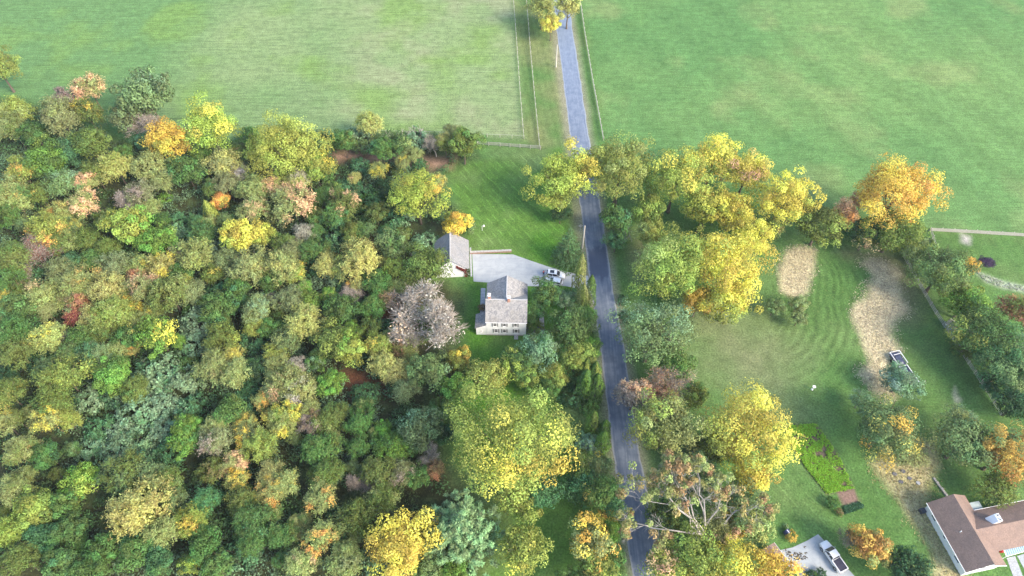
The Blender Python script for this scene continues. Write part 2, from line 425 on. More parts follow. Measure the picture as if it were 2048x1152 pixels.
# ------------------------------------------------------------------ road
def road_mat():
    t = NT('worn_asphalt'); g = t.n('NewGeometry'); pos = g.outputs['Position']
    a = t.n('Attribute', attribute_name='ruv'); sx = t.n('SeparateXYZ'); t.l(a.outputs['Vector'], sx.inputs[0])
    u, v = sx.outputs[0], sx.outputs[1]          # u across 0..1, v metres along
    grain = t.noise(6, 6, .75, pos); blot = t.noise(.5, 4, .6, pos)
    lng = t.noise(1., 4, .6, t.vmap(pos, (2.4, .12, 1), (0, 0, R_(6))))
    c = t.mix(t.maprange(blot, .38, .62), (.100, .128, .175), (.170, .200, .245))
    c = t.mix(t.maprange(lng, .42, .6, 0, .6), c, (.080, .102, .145))
    # paler worn edges
    e = t.math('ABSOLUTE', t.math('SUBTRACT', u, .5))
    en = t.math('MULTIPLY_ADD', t.noise(1.2, 4, .6, pos), .12, e)
    c = t.mix(t.maprange(en, .475, .54, 0, .8), c, (.30, .31, .31))
    # tyre tracks a little lighter
    tr = t.math('ABSOLUTE', t.math('SUBTRACT', e, .2)); c = t.mix(t.maprange(tr, .0, .1, .25, 0), c, (.19, .22, .27))
    # fresh dark patch and the pale mottled patches
    dk = t.math('MULTIPLY', t.maprange(t.math('ADD', v, t.math('MULTIPLY', t.noise(.7, 4, .7, t.vmap(pos, (1, .35, 1))), 9.)), 105, 107.), t.maprange(t.math('ADD', v, t.math('MULTIPLY', t.noise(.8, 4, .7, t.vmap(pos, (1, .3, 1))), 14.)), 117, 119., 1, 0))
    inner = t.maprange(en, .44, .5, 1, 0)
    c = t.mix(t.math('MULTIPLY', t.math('MULTIPLY', dk, inner), .85), c, (.055, .072, .112))
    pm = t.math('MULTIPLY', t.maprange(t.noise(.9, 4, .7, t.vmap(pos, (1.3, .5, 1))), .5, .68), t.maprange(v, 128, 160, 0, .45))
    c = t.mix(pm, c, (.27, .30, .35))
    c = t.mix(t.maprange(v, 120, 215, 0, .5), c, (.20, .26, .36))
    return t.finish(c, .82, .3, 0, grain, .3, .02)
def strip(name, L, R, mat, z, na=6, seg=2.0):
    # resample
    vs, fs, uv = [], [], []; acc = 0
    pts = []
    for i in range(len(L)-1):
        k = max(1, int((L[i+1]-L[i]).length/seg))
        for j in range(k): pts.append((L[i].lerp(L[i+1], j/k), R[i].lerp(R[i+1], j/k)))
    pts.append((L[-1], R[-1]))
    for a, b in pts:
        for k in range(na+1):
            p = a.lerp(b, k/na); crown = .05*(1-(2*k/na-1)**2)
            ed = 0 if 0 < k < na else random.uniform(-.12, .12)
            vs.append((p.x+ed, p.y, z+crown)); uv.append((k/na, a.y, 0))
    for i in range(len(pts)-1):
        for k in range(na):
            q = i*(na+1)+k; fs.append((q, q+1, q+na+2, q+na+1))
    m = npmesh(name, np.array(vs), np.array(fs), mat, {'ruv': ('POINT', np.array(uv))})
    o = link(bpy.data.objects.new(name, m)); o['kind'] = 'structure'; return o
random.seed(3)
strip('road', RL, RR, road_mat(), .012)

def slab(name, pts, mat, z0=.0, z1=.03, parent=None, kind='structure', world=False):
    P = [Vector(p) if world else W(*p) for p in pts]; n = len(P)
    m = MB(); m.add([(p.x, p.y, z0) for p in P]+[(p.x, p.y, z1) for p in P], [(k, (k+1) % n, n+(k+1) % n, n+k) for k in range(n)]+[tuple(range(n, 2*n))])
    o = m.build(name, mat, parent)
    if kind: o['kind'] = kind
    return o
def gravel_mat(name, c1, c2, cr=.0, sc=.6):
    t = NT(name); g = t.n('NewGeometry'); pos = g.outputs['Position']
    a = t.noise(sc, 5, .65, pos, .5); b = t.noise(9, 4, .8, pos)
    st = t.noise(1, 4, .6, t.vmap(pos, (.25, 1.6, 1), (0, 0, -.1)))
    c = t.mix(t.maprange(a, .3, .7), (*c1, 1), (*c2, 1))
    c = t.mix(t.maprange(st, .5, .7, 0, .35), c, (c1[0]*.78, c1[1]*.78, c1[2]*.8, 1))
    c = t.mix(t.maprange(b, .55, .8, 0, .35), c, (c1[0]*.6, c1[1]*.6, c1[2]*.6, 1))
    if cr:   # oil blots and cracks
        vr = t.n('TexVoronoi', feature='DISTANCE_TO_EDGE'); vr.inputs['Scale'].default_value = .28; t.l(pos, vr.inputs['Vector'])
        c = t.mix(t.maprange(vr.outputs['Distance'], 0, .012, .35, 0), c, (.16, .16, .16))
    return t.finish(c, .9, .2, 0, b, .35, .03)
GRAV = gravel_mat('driveway_gravel', (.31, .335, .35), (.41, .43, .43))
CONC = gravel_mat('driveway_concrete', (.30, .33, .35), (.39, .42, .43), 1)
slab('gravel_driveway', [(944.5,508),(1026,509),(1060,521),(1094,532.5),(1130,543),(1176,552),(1184,590),(1160,578),(1130,572),(1110,574),(1050,572),(1048,568),(975,565),(947,563)], GRAV, 0, .035)
slab('concrete_driveway', [(1556,1108),(1562,1100),(1585,1095),(1615,1081),(1636,1068.5),(1662,1096),(1694,1136),(1735,1180),(1640,1180),(1596,1152),(1585,1140),(1570,1125)], CONC, 0, .035)
# ------------------------------------------------------------------ trees
def unit(v): return v/(np.linalg.norm(v, axis=-1, keepdims=True)+1e-9)
def leaf_quads(C, N, L, Wd, r, up=None):
    """rhombic leaf-spray faces at C with normal N, long axis up (or random)"""
    n = len(C); N = unit(N)
    T = r.randn(n, 3) if up is None else up
    T = unit(T-(T*N).sum(1, keepdims=True)*N); B = np.cross(N, T)
    L = np.broadcast_to(np.asarray(L, float).reshape(-1, 1), (n, 1)); Wd = np.broadcast_to(np.asarray(Wd, float).reshape(-1, 1), (n, 1))
    V = np.stack([C-T*L*.5, C+B*Wd*.5-T*L*.05, C+T*L*.5, C-B*Wd*.5-T*L*.05], 1)
    return V.reshape(-1, 3), np.arange(4*n).reshape(-1, 4)
def sphere_dirs(n, r, zmin=-1.):
    z = r.uniform(zmin, 1, n); a = r.uniform(0, 2*np.pi, n); s = np.sqrt(1-z*z)
    return np.stack([s*np.cos(a), s*np.sin(a), z], 1)
def crown_centres(r, n, R, Rz, zmin=-.45, irr=.22, gap=.0):
    """clump centres spread over an uneven dome"""
    ph = r.uniform(0, 6.28, 6); out = []
    cand = sphere_dirs(n*14, r, zmin)
    chosen = []
    for d in cand:
        if len(chosen) >= n: break
        if chosen and min(np.linalg.norm(d-c) for c in chosen) < 1.75/math.sqrt(n): continue
        chosen.append(d)
    D = np.array(chosen)
    az = np.arctan2(D[:, 1], D[:, 0])
    lob = 1+irr*(np.sin(2*az+ph[0])*.5+np.sin(3*az+ph[1])*.5+np.sin(5*az+ph[2])*.35+.4*np.sin(4*D[:, 2]+ph[3]))+r.uniform(-.16, .1, len(D))
    rad = lob*r.choice([1., .86, .7], len(D), p=[.6, .25, .15])
    P = D*rad[:, None]*np.array([R, R, Rz])
    if gap: 
        keep = r.rand(len(P)) > gap; P = P[keep]; D = D[keep]
    return P, D
def clump_val(P, R, r):
    """spatially coherent 0..1 value, so one side of a crown can turn before the other"""
    k = unit(r.randn(3)); q = (P@k)/(R*1.1); return np.clip(.5+.33*q+r.uniform(-.25, .25, len(P)), 0, 1)

def crown_mesh(name, kind, seed, R=4.5, Rz=3.6, N=4500, L=.5, mat=None, gap=0., irr=.22):
    r = np.random.RandomState(seed)
    Vs, var = [], []
    def emit(C, Nn, L_, W_, cv, up=None):
        V, _ = leaf_quads(C, Nn, L_, W_, r, up); Vs.append(V)
        n = len(C); var.append(np.stack([np.broadcast_to(cv, n), r.rand(n), np.broadcast_to(r.rand(), n)], 1))
    if kind in ('round', 'small_round'):
        n = int(44*max(1, (R/5.)**.62)); P, D = crown_centres(r, n, R*.84, Rz*.84, -.5, irr, gap); P = P*r.choice([1., .93, .80], len(P), p=[.55, .25, .20])[:, None]
        cv = clump_val(P, R, r); per = int(N*.80/len(P))
        for c, d, v in zip(P, D, cv):
            cr = R*r.uniform(.17, .30)*(5./max(R, 5))**.25
            k = int(per*r.uniform(.7, 1.3)); q = sphere_dirs(k, r, -.55)
            rad = cr*(r.rand(k)**.20)*(1+.25*np.sin(5*q[:, 0]+c[0])*np.sin(4*q[:, 1]+c[1]))
            C = c+q*rad[:, None]*np.array([1, 1, .8])
            emit(C, q*1.0+d*.5+r.randn(k, 3)*.45+np.array([0, 0, .25]), r.uniform(.7, 1.25, k)*L, r.uniform(.45, .75, k)*L, v)
        k = int(N*.20); q = sphere_dirs(k, r, -.7); C = q*(r.rand(k)**.5)[:, None]*np.array([R*.72, R*.72, Rz*.7])
        emit(C, q+r.randn(k, 3)*.6, r.uniform(.8, 1.3, k)*L*1.15, .75*L, .3)
    elif kind == 'feather':
        n = int(30*max(1, (R/5.)**.8)); P, D = crown_centres(r, n, R*.70, Rz*.72, -.35, irr*1.2, gap)
        cv = clump_val(P, R, r); per = int(N*.85/len(P))
        for c, d, v in zip(P, D, cv):
            sprigs = max(5, per//9)
            base = unit(c/np.array([R, R, Rz])+np.array([0, 0, .55])+r.randn(3)*.12)
            for s in range(sprigs):
                dr = unit(base+r.randn(3)*.62+np.array([0, 0, .10])); ln = R*r.uniform(.22, .50)
                t = np.sqrt(np.linspace(.03, 1, 9)); C = c-base*R*.08+dr*ln*t[:, None]+np.array([0, 0, -1])*(t[:, None]**2)*ln*.22+r.randn(9, 3)*.09*ln
                wd = L*(.62-.28*t)
                emit(C, np.array([0, 0, .8])+d*.8+r.randn(9, 3)*.55, L*1.1, wd, np.clip(v+.0, 0, 1), dr+r.randn(9, 3)*.5)
        k = int(N*.15); q = sphere_dirs(k, r, -.7); C = q*(r.rand(k)**.5)[:, None]*np.array([R*.6, R*.6, Rz*.6])
        emit(C, q+r.randn(k, 3)*.6, L*1.2, .7*L, .3)
    elif kind == 'spruce':
        H = Rz*2; tiers = 19
        for i in range(tiers):
            t = i/(tiers-1); z = -Rz+H*(.04+.94*t); rr = R*(1-t)**.85+.10*R*.6*(1-t)+.12
            nb = max(5, int(15*(1-t)+4))
            for b in range(nb):
                a = 2*math.pi*(b+r.rand()*.7)/nb+i; ln = rr*r.uniform(.82, 1.12); dv = np.array([math.cos(a), math.sin(a), 0])
                m = int(max(6, N/tiers/15*(ln/R+.25))); s = np.sqrt(r.rand(m)); side = r.uniform(-1, 1, m)*(.12+.30*(1-s))*ln*.8
                sd = np.array([-math.sin(a), math.cos(a), 0])
                C = dv*(s*ln)[:, None]+sd*side[:, None]+np.array([0, 0, 1.])*(z-.30*ln*s+.16*ln*s**2.5-abs(side)*.35)[:, None]
                emit(C, np.array([0, 0, 1.])+r.randn(m, 3)*.4+dv*.35, L*.95, L*.42, r.rand()*.6+.2*t, dv+sd*(np.sign(side)*.8)[:, None]+np.array([0, 0, -.15]))
    elif kind == 'column':        # arborvitae: dense pointed cone of upright sprays
        n = N; t = r.rand(n)**.8; a = r.uniform(0, 2*np.pi, n)
        prof = (np.sin(np.pi*np.clip((1-t)*.62+.0, 0, 1))**.75)
        rr = R*prof*(1+.13*np.sin(3*a+7*t)+.10*np.sin(7*a-9*t))*r.uniform(.86, 1.04, n)
        C = np.stack([rr*np.cos(a), rr*np.sin(a), -Rz+2*Rz*t], 1)
        Nn = np.stack([np.cos(a), np.sin(a), np.full(n, .45)], 1)+r.randn(n, 3)*.35
        v = np.clip(.5+.35*np.sin(2*a+4*t)+r.uniform(-.15, .15, n), 0, 1)
        V, _ = leaf_quads(C, Nn, L*1.1, L*.5, r, np.array([0, 0, 1.])+r.randn(n, 3)*.25); Vs.append(V)
        var.append(np.stack([v, r.rand(n), np.full(n, .5)], 1))
    elif kind == 'pine':          # white pine: open tiers of plume-like boughs, tips turned up
        H = Rz*2; tiers = 9
        for i in range(tiers):
            t = i/(tiers-1); z = -Rz+H*(.06+.90*t); rr = R*(1-t**1.3)*.96+.35
            nb = int(8*(1-t)+5)
            for b in range(nb):
                a = 2*math.pi*(b+r.rand()*.6)/nb+i*.9; ln = rr*r.uniform(.72, 1.15); dv = np.array([math.cos(a), math.sin(a), 0]); sd = np.array([-math.sin(a), math.cos(a), 0])
                nt_ = max(5, int(5+8*ln/R)); cvb = r.rand()
                for k in range(nt_):
                    s = (k+.7)/nt_; off = r.uniform(-1, 1)*.34*ln*math.sin(math.pi*min(1, s*.85+.05))
                    c = dv*s*ln+sd*off+np.array([0, 0, z+.02*ln*s+.28*ln*s*s+r.uniform(-.02, .02)*ln])
                    m = int(max(10, N/(tiers*9*9))); q = unit(sphere_dirs(m, r, -.2)+dv*.55+np.array([0, 0, .7]))
                    ql = r.uniform(.35, 1., m)*R*.105*(1.2-.35*s)
                    emit(c+q*ql[:, None], q*.4+np.array([0, 0, .8])+r.randn(m, 3)*.5, L*1.2, L*.36, np.clip(s*.9+r.uniform(-.15, .15), 0, 1), q)
        
    elif kind == 'shrub':
        n = 26; P, D = crown_centres(r, n, R*.8, Rz*.8, -.15, irr, gap)
        cv = clump_val(P, R, r); per = int(N/len(P))
        for c, d, v in zip(P, D, cv):
            sprigs = max(4, per//6); base = unit(d+np.array([0, 0, .5]))
            for s in range(sprigs):
                dr = unit(base+r.randn(3)*.75); ln = R*r.uniform(.15, .38); t = np.linspace(.2, 1, 6)
                C = c+dr*ln*t[:, None]-np.array([0, 0, 1])*t[:, None]**2*ln*.3+r.randn(6, 3)*.05*R
                emit(C, d+np.array([0, 0, .7])+r.randn(6, 3)*.5, L, L*.55, v, dr+r.randn(6, 3)*.4)
    V = np.concatenate(Vs); Q = np.arange(len(V)).reshape(-1, 4)
    return npmesh(name, V, Q, mat or FOL, {'var': ('FACE', np.concatenate(var))})

def tubes_mesh(name, segs, mat, n=4):
    """segs: list of (p0,p1,r0,r1)"""
    A = np.array([[*s[0]] for s in segs]); B = np.array([[*s[1]] for s in segs]); ra = np.array([s[2] for s in segs]); rb = np.array([s[3] for s in segs])
    d = unit(B-A); h = np.where(np.abs(d[:, 2:3]) > .9, np.array([[1., 0, 0]]), np.array([[0, 0, 1.]])); u = unit(np.cross(d, h)); v = np.cross(d, u)
    ang = np.arange(n)*2*np.pi/n; c, s_ = np.cos(ang)[None, :, None], np.sin(ang)[None, :, None]
    ring = u[:, None]*c+v[:, None]*s_
    Va = A[:, None]+ring*ra[:, None, None]; Vb = B[:, None]+ring*rb[:, None, None]
    V = np.concatenate([Va, Vb], 1).reshape(-1, 3); k = np.arange(len(segs))[:, None, None]*2*n
    i = np.arange(n); Q = np.stack([i, (i+1) % n, n+(i+1) % n, n+i], -1)[None]+k
    return npmesh(name, V, Q.reshape(-1, 4), mat, smooth=True)
def grow(r, p, d, ln, rad, lev, segs, tips, spread=.55, kids=(2, 4), up=.12, shrink=.72, bend=.14):
    p = np.array(p, float); d = unit(np.array(d, float)); k = 3
    for i in range(k):
        q = p+d*ln/k; r1 = rad*(1-.28*(i+1)/k); segs.append((p.copy(), q.copy(), rad*(1-.28*i/k), r1))
        p = q; d = unit(d+r.randn(3)*bend+np.array([0, 0, up*.3]))
        if lev > 0 and i == 1 and r.rand() < .7:
            grow(r, p, unit(d+r.randn(3)*spread*1.3), ln*shrink*.8, rad*.45, lev-1, segs, tips, spread, kids, up, shrink, bend)
    if lev == 0: tips.append((p, d)); return
    for _ in range(r.randint(kids[0], kids[1])):
        grow(r, p, unit(d+r.randn(3)*spread+np.array([0, 0, up])), ln*shrink*r.uniform(.75, 1.15), rad*.62, lev-1, segs, tips, spread, kids, up, shrink, bend)
def trunk_mesh(name, seed, H, R, zc, mat=BARK, rad=.22):
    """tapered trunk with limbs reaching into the crown (base at z=0, crown centre height zc)"""
    r = np.random.RandomState(seed); segs, tips = [], []
    p = np.zeros(3); top = zc*1.0; n = 4; d = np.array([0, 0, 1.])
    for i in range(n):
        q = np.array([r.uniform(-.15, .15), r.uniform(-.15, .15), top*(i+1)/n]); a = rad*(1-.6*i/n); b = rad*(1-.6*(i+1)/n)
        segs.append((p, q, a*(1.35 if i == 0 else 1), b)); p = q
        if i >= 1:
            for k in range(3):
                az = r.uniform(0, 6.28); e = np.array([math.cos(az)*R*.62, math.sin(az)*R*.62, zc+r.uniform(-.1, .55)*R]); m = (q+e)/2+np.array([0, 0, -.06*R])
                segs.append((q, m, b*.6, b*.38)); segs.append((m, e, b*.38, .03))
    return tubes_mesh(name, segs, mat, 5)

# prototypes: (crown mesh, trunk mesh, R, Rz, zc, kind)
PROTO = {}
def proto(key, kind, seeds, R, Rz, zc, N, L, irr=.22, gap=0., mat=BARK, rad=.2):
    PROTO[key] = []
    for s in seeds:
        c = crown_mesh('crown', kind, s, R, Rz, N, L, irr=irr, gap=gap)
        t = trunk_mesh('trunk', s, zc+Rz, R, zc, mat, rad)
        PROTO[key].append((c, t, R, Rz, zc))
proto('R', 'round', range(11, 19), 4.5, 3.7, 7.6, 6200, .40)
proto('F', 'feather', range(31, 43), 4.5, 3.9, 7.8, 7000, .40)
proto('S', 'shrub', range(51, 57), 2.6, 1.7, 1.5, 1900, .38, rad=.07)
proto('D', 'spruce', range(61, 62), 3.9, 5.6, 5.9, 6500, .42, rad=.2)
proto('A', 'column', range(71, 75), 1.35, 3.4, 3.5, 2100, .30, rad=.1)
proto('P', 'pine', range(81, 82), 6.2, 5.2, 7.0, 26000, .50, rad=.3)
def bare_proto(key, seeds, R, H, lev=4):
    PROTO[key] = []
    for s in seeds:
        r = np.random.RandomState(s); segs, tips = [], []
        grow(r, (0, 0, 0), (0, 0, 1), H*.30, .24, lev, segs, tips, .62, (3, 5), .22, .70)
        for p, d in tips:                     # fine twigs
            for _ in range(5):
                e = p+unit(d+r.randn(3)*.8)*r.uniform(.5, 1.1); segs.append((p, e, .028, .012))
        P = np.array([s_[1] for s_ in segs]); mx = np.percentile(np.hypot(P[:, 0], P[:, 1]), 96); mz = np.percentile(P[:, 2], 98)
        sc = np.array([R/mx, R/mx, H/mz]); segs = [(a*sc, b*sc, c, d) for a, b, c, d in segs]
        tm = tubes_mesh('branches', segs, GREYBARK, 3)
        # thin last leaves
        r2 = np.random.RandomState(s+5); T = np.array([t[0] for t in tips])*sc
        C = T[r2.randint(0, len(T), 2400)]+r2.randn(2400, 3)*.40
        V, Q = leaf_quads(C, r2.randn(2400, 3)+np.array([0, 0, .6]), .30, .17, r2)
        var = np.stack([np.clip(.5+.3*C[:, 0]/R+r2.uniform(-.2, .2, 2400), 0, 1), r2.rand(2400), r2.rand(2400)], 1)
        cm = npmesh('crown', V, Q, FOL, {'var': ('FACE', var)})
        PROTO[key].append((cm, tm, R, H*.36, H*.64))
GREYBARK = simple('grey_twig_bark', (.37, .32, .265), .9, .15, 0, .25, 3, .3, .03)
bare_proto('B', (91, 92, 93), 4.5, 9.0)

PAL = dict(
 olive=(.150,.200,.052), pale=(.285,.330,.115), paleyellow=(.42,.42,.135), lime=(.33,.39,.080), yellow=(.60,.53,.100), golden=(.66,.48,.095),
 orange=(.66,.38,.11), salmon=(.66,.43,.25), russet=(.44,.22,.12), maroon=(.24,.075,.065), green=(.105,.195,.055), bright=(.155,.28,.052),
 dark=(.050,.105,.045), teal=(.085,.195,.080), silver=(.195,.305,.165), greygreen=(.170,.245,.095), grey=(.38,.35,.30), brown=(.28,.20,.10), purple=(.055,.040,.075),
 greyolive=(.225,.265,.115), yellowgreen=(.275,.335,.078), mauve=(.30,.245,.20), spruce=(.105,.175,.070), bluespruce=(.20,.31,.22), whitegreen=(.27,.42,.19))
WORDS = dict(olive='olive green', pale='pale olive', paleyellow='pale yellow', lime='lime yellow', yellow='bright yellow', golden='golden', orange='orange', salmon='salmon pink',
 russet='russet', maroon='dark maroon', green='mid green', bright='vivid green', dark='dark green', teal='blue green', silver='silvery green', greygreen='grey green', grey='grey twiggy',
 brown='brownish', purple='purple black', greyolive='grey olive', yellowgreen='yellow green', mauve='mauve grey', spruce='dull green', bluespruce='blue grey', whitegreen='whitish green')
ALLT = []      # every tree and shrub placed: dicts
prng = random.Random(5)
ZK = .92
def put_tree(px, py, r, typ='F', a='pale', b=None, mix=None, label=None, group=None, name=None, cat='tree', hk=1.0, sy=1.0, unique=False, seed=None, zc=None, dens=1., gap=0., irr=.26, L=.39, lowh=False):
    rnd = prng
    k = rnd.randrange(len(PROTO[typ])); cm, tm, R0, Rz0, z0 = PROTO[typ][k]
    # iterate size from the distance
    R = r*.115
    for _ in range(3):
        s = R/R0; zz = ((R*1.12+1.3)*hk if unique else ((z0*(s*.75+.25)*hk*ZK) if typ in 'RFBP' else z0*s*hk)) if zc is None else zc
        p = W(px, py, zz); R = r*mpp(p)
    s = R/R0
    root = empty(name or ('shrub' if typ == 'S' else 'tree'), (p.x, p.y, 0), 0 if unique and False else rnd.uniform(0, 6.28))
    if unique:
        Rz = R*.92*hk; n = int(190*R*R*dens*(1 if R > 7 else 1.15)); n = min(max(n, 4500), 32000)
        kind = {'R': 'round', 'F': 'feather', 'S': 'shrub', 'P': 'pine', 'D': 'spruce'}[typ]
        cm = crown_mesh('crown', kind, seed or rnd.randrange(9999), R, Rz, n, L, gap=gap, irr=irr); sc = (1, 1, 1)
        tm = trunk_mesh('trunk', rnd.randrange(9999), zz+Rz, R, zz, BARK, .05*R)
        co = bpy.data.objects.new('crown', cm); link(co, root); co.location = (0, 0, zz)
        to = bpy.data.objects.new('trunk', tm); link(to, root)
    else:
        sz = s*hk*rnd.uniform(.92, 1.08)
        co = bpy.data.objects.new('crown', cm); link(co, root)
        tn = 'branches' if typ == 'B' else 'trunk'
        to = bpy.data.objects.new(tn, tm); link(to, root)
        if typ == 'B':
            kz = (zz/z0); co.scale = (s, s, kz); to.scale = (s, s, kz)
        else:
            co.scale = (s, s*sy, sz); co.location = (0, 0, zz); to.scale = (s, s, zz/z0)
    b = b or a; m = (.35 if b != a else 0.) if mix is None else mix
    j = 1+rnd.uniform(-.12, .12)
    ca = [PAL[a][i]*j*(1+rnd.uniform(-.06, .06)) for i in range(3)]; cb = [PAL[b][i]*j for i in range(3)]
    co['tint_a'] = ca; co['tint_b'] = cb; co['tint_mix'] = float(m)
    root['category'] = cat
    if label: root['label'] = label
    if group: root['group'] = group
    ALLT.append(dict(o=root, px=px, py=py, r=r, typ=typ, a=a, b=b, m=m, label=label, cat=cat, R=R))
    return root
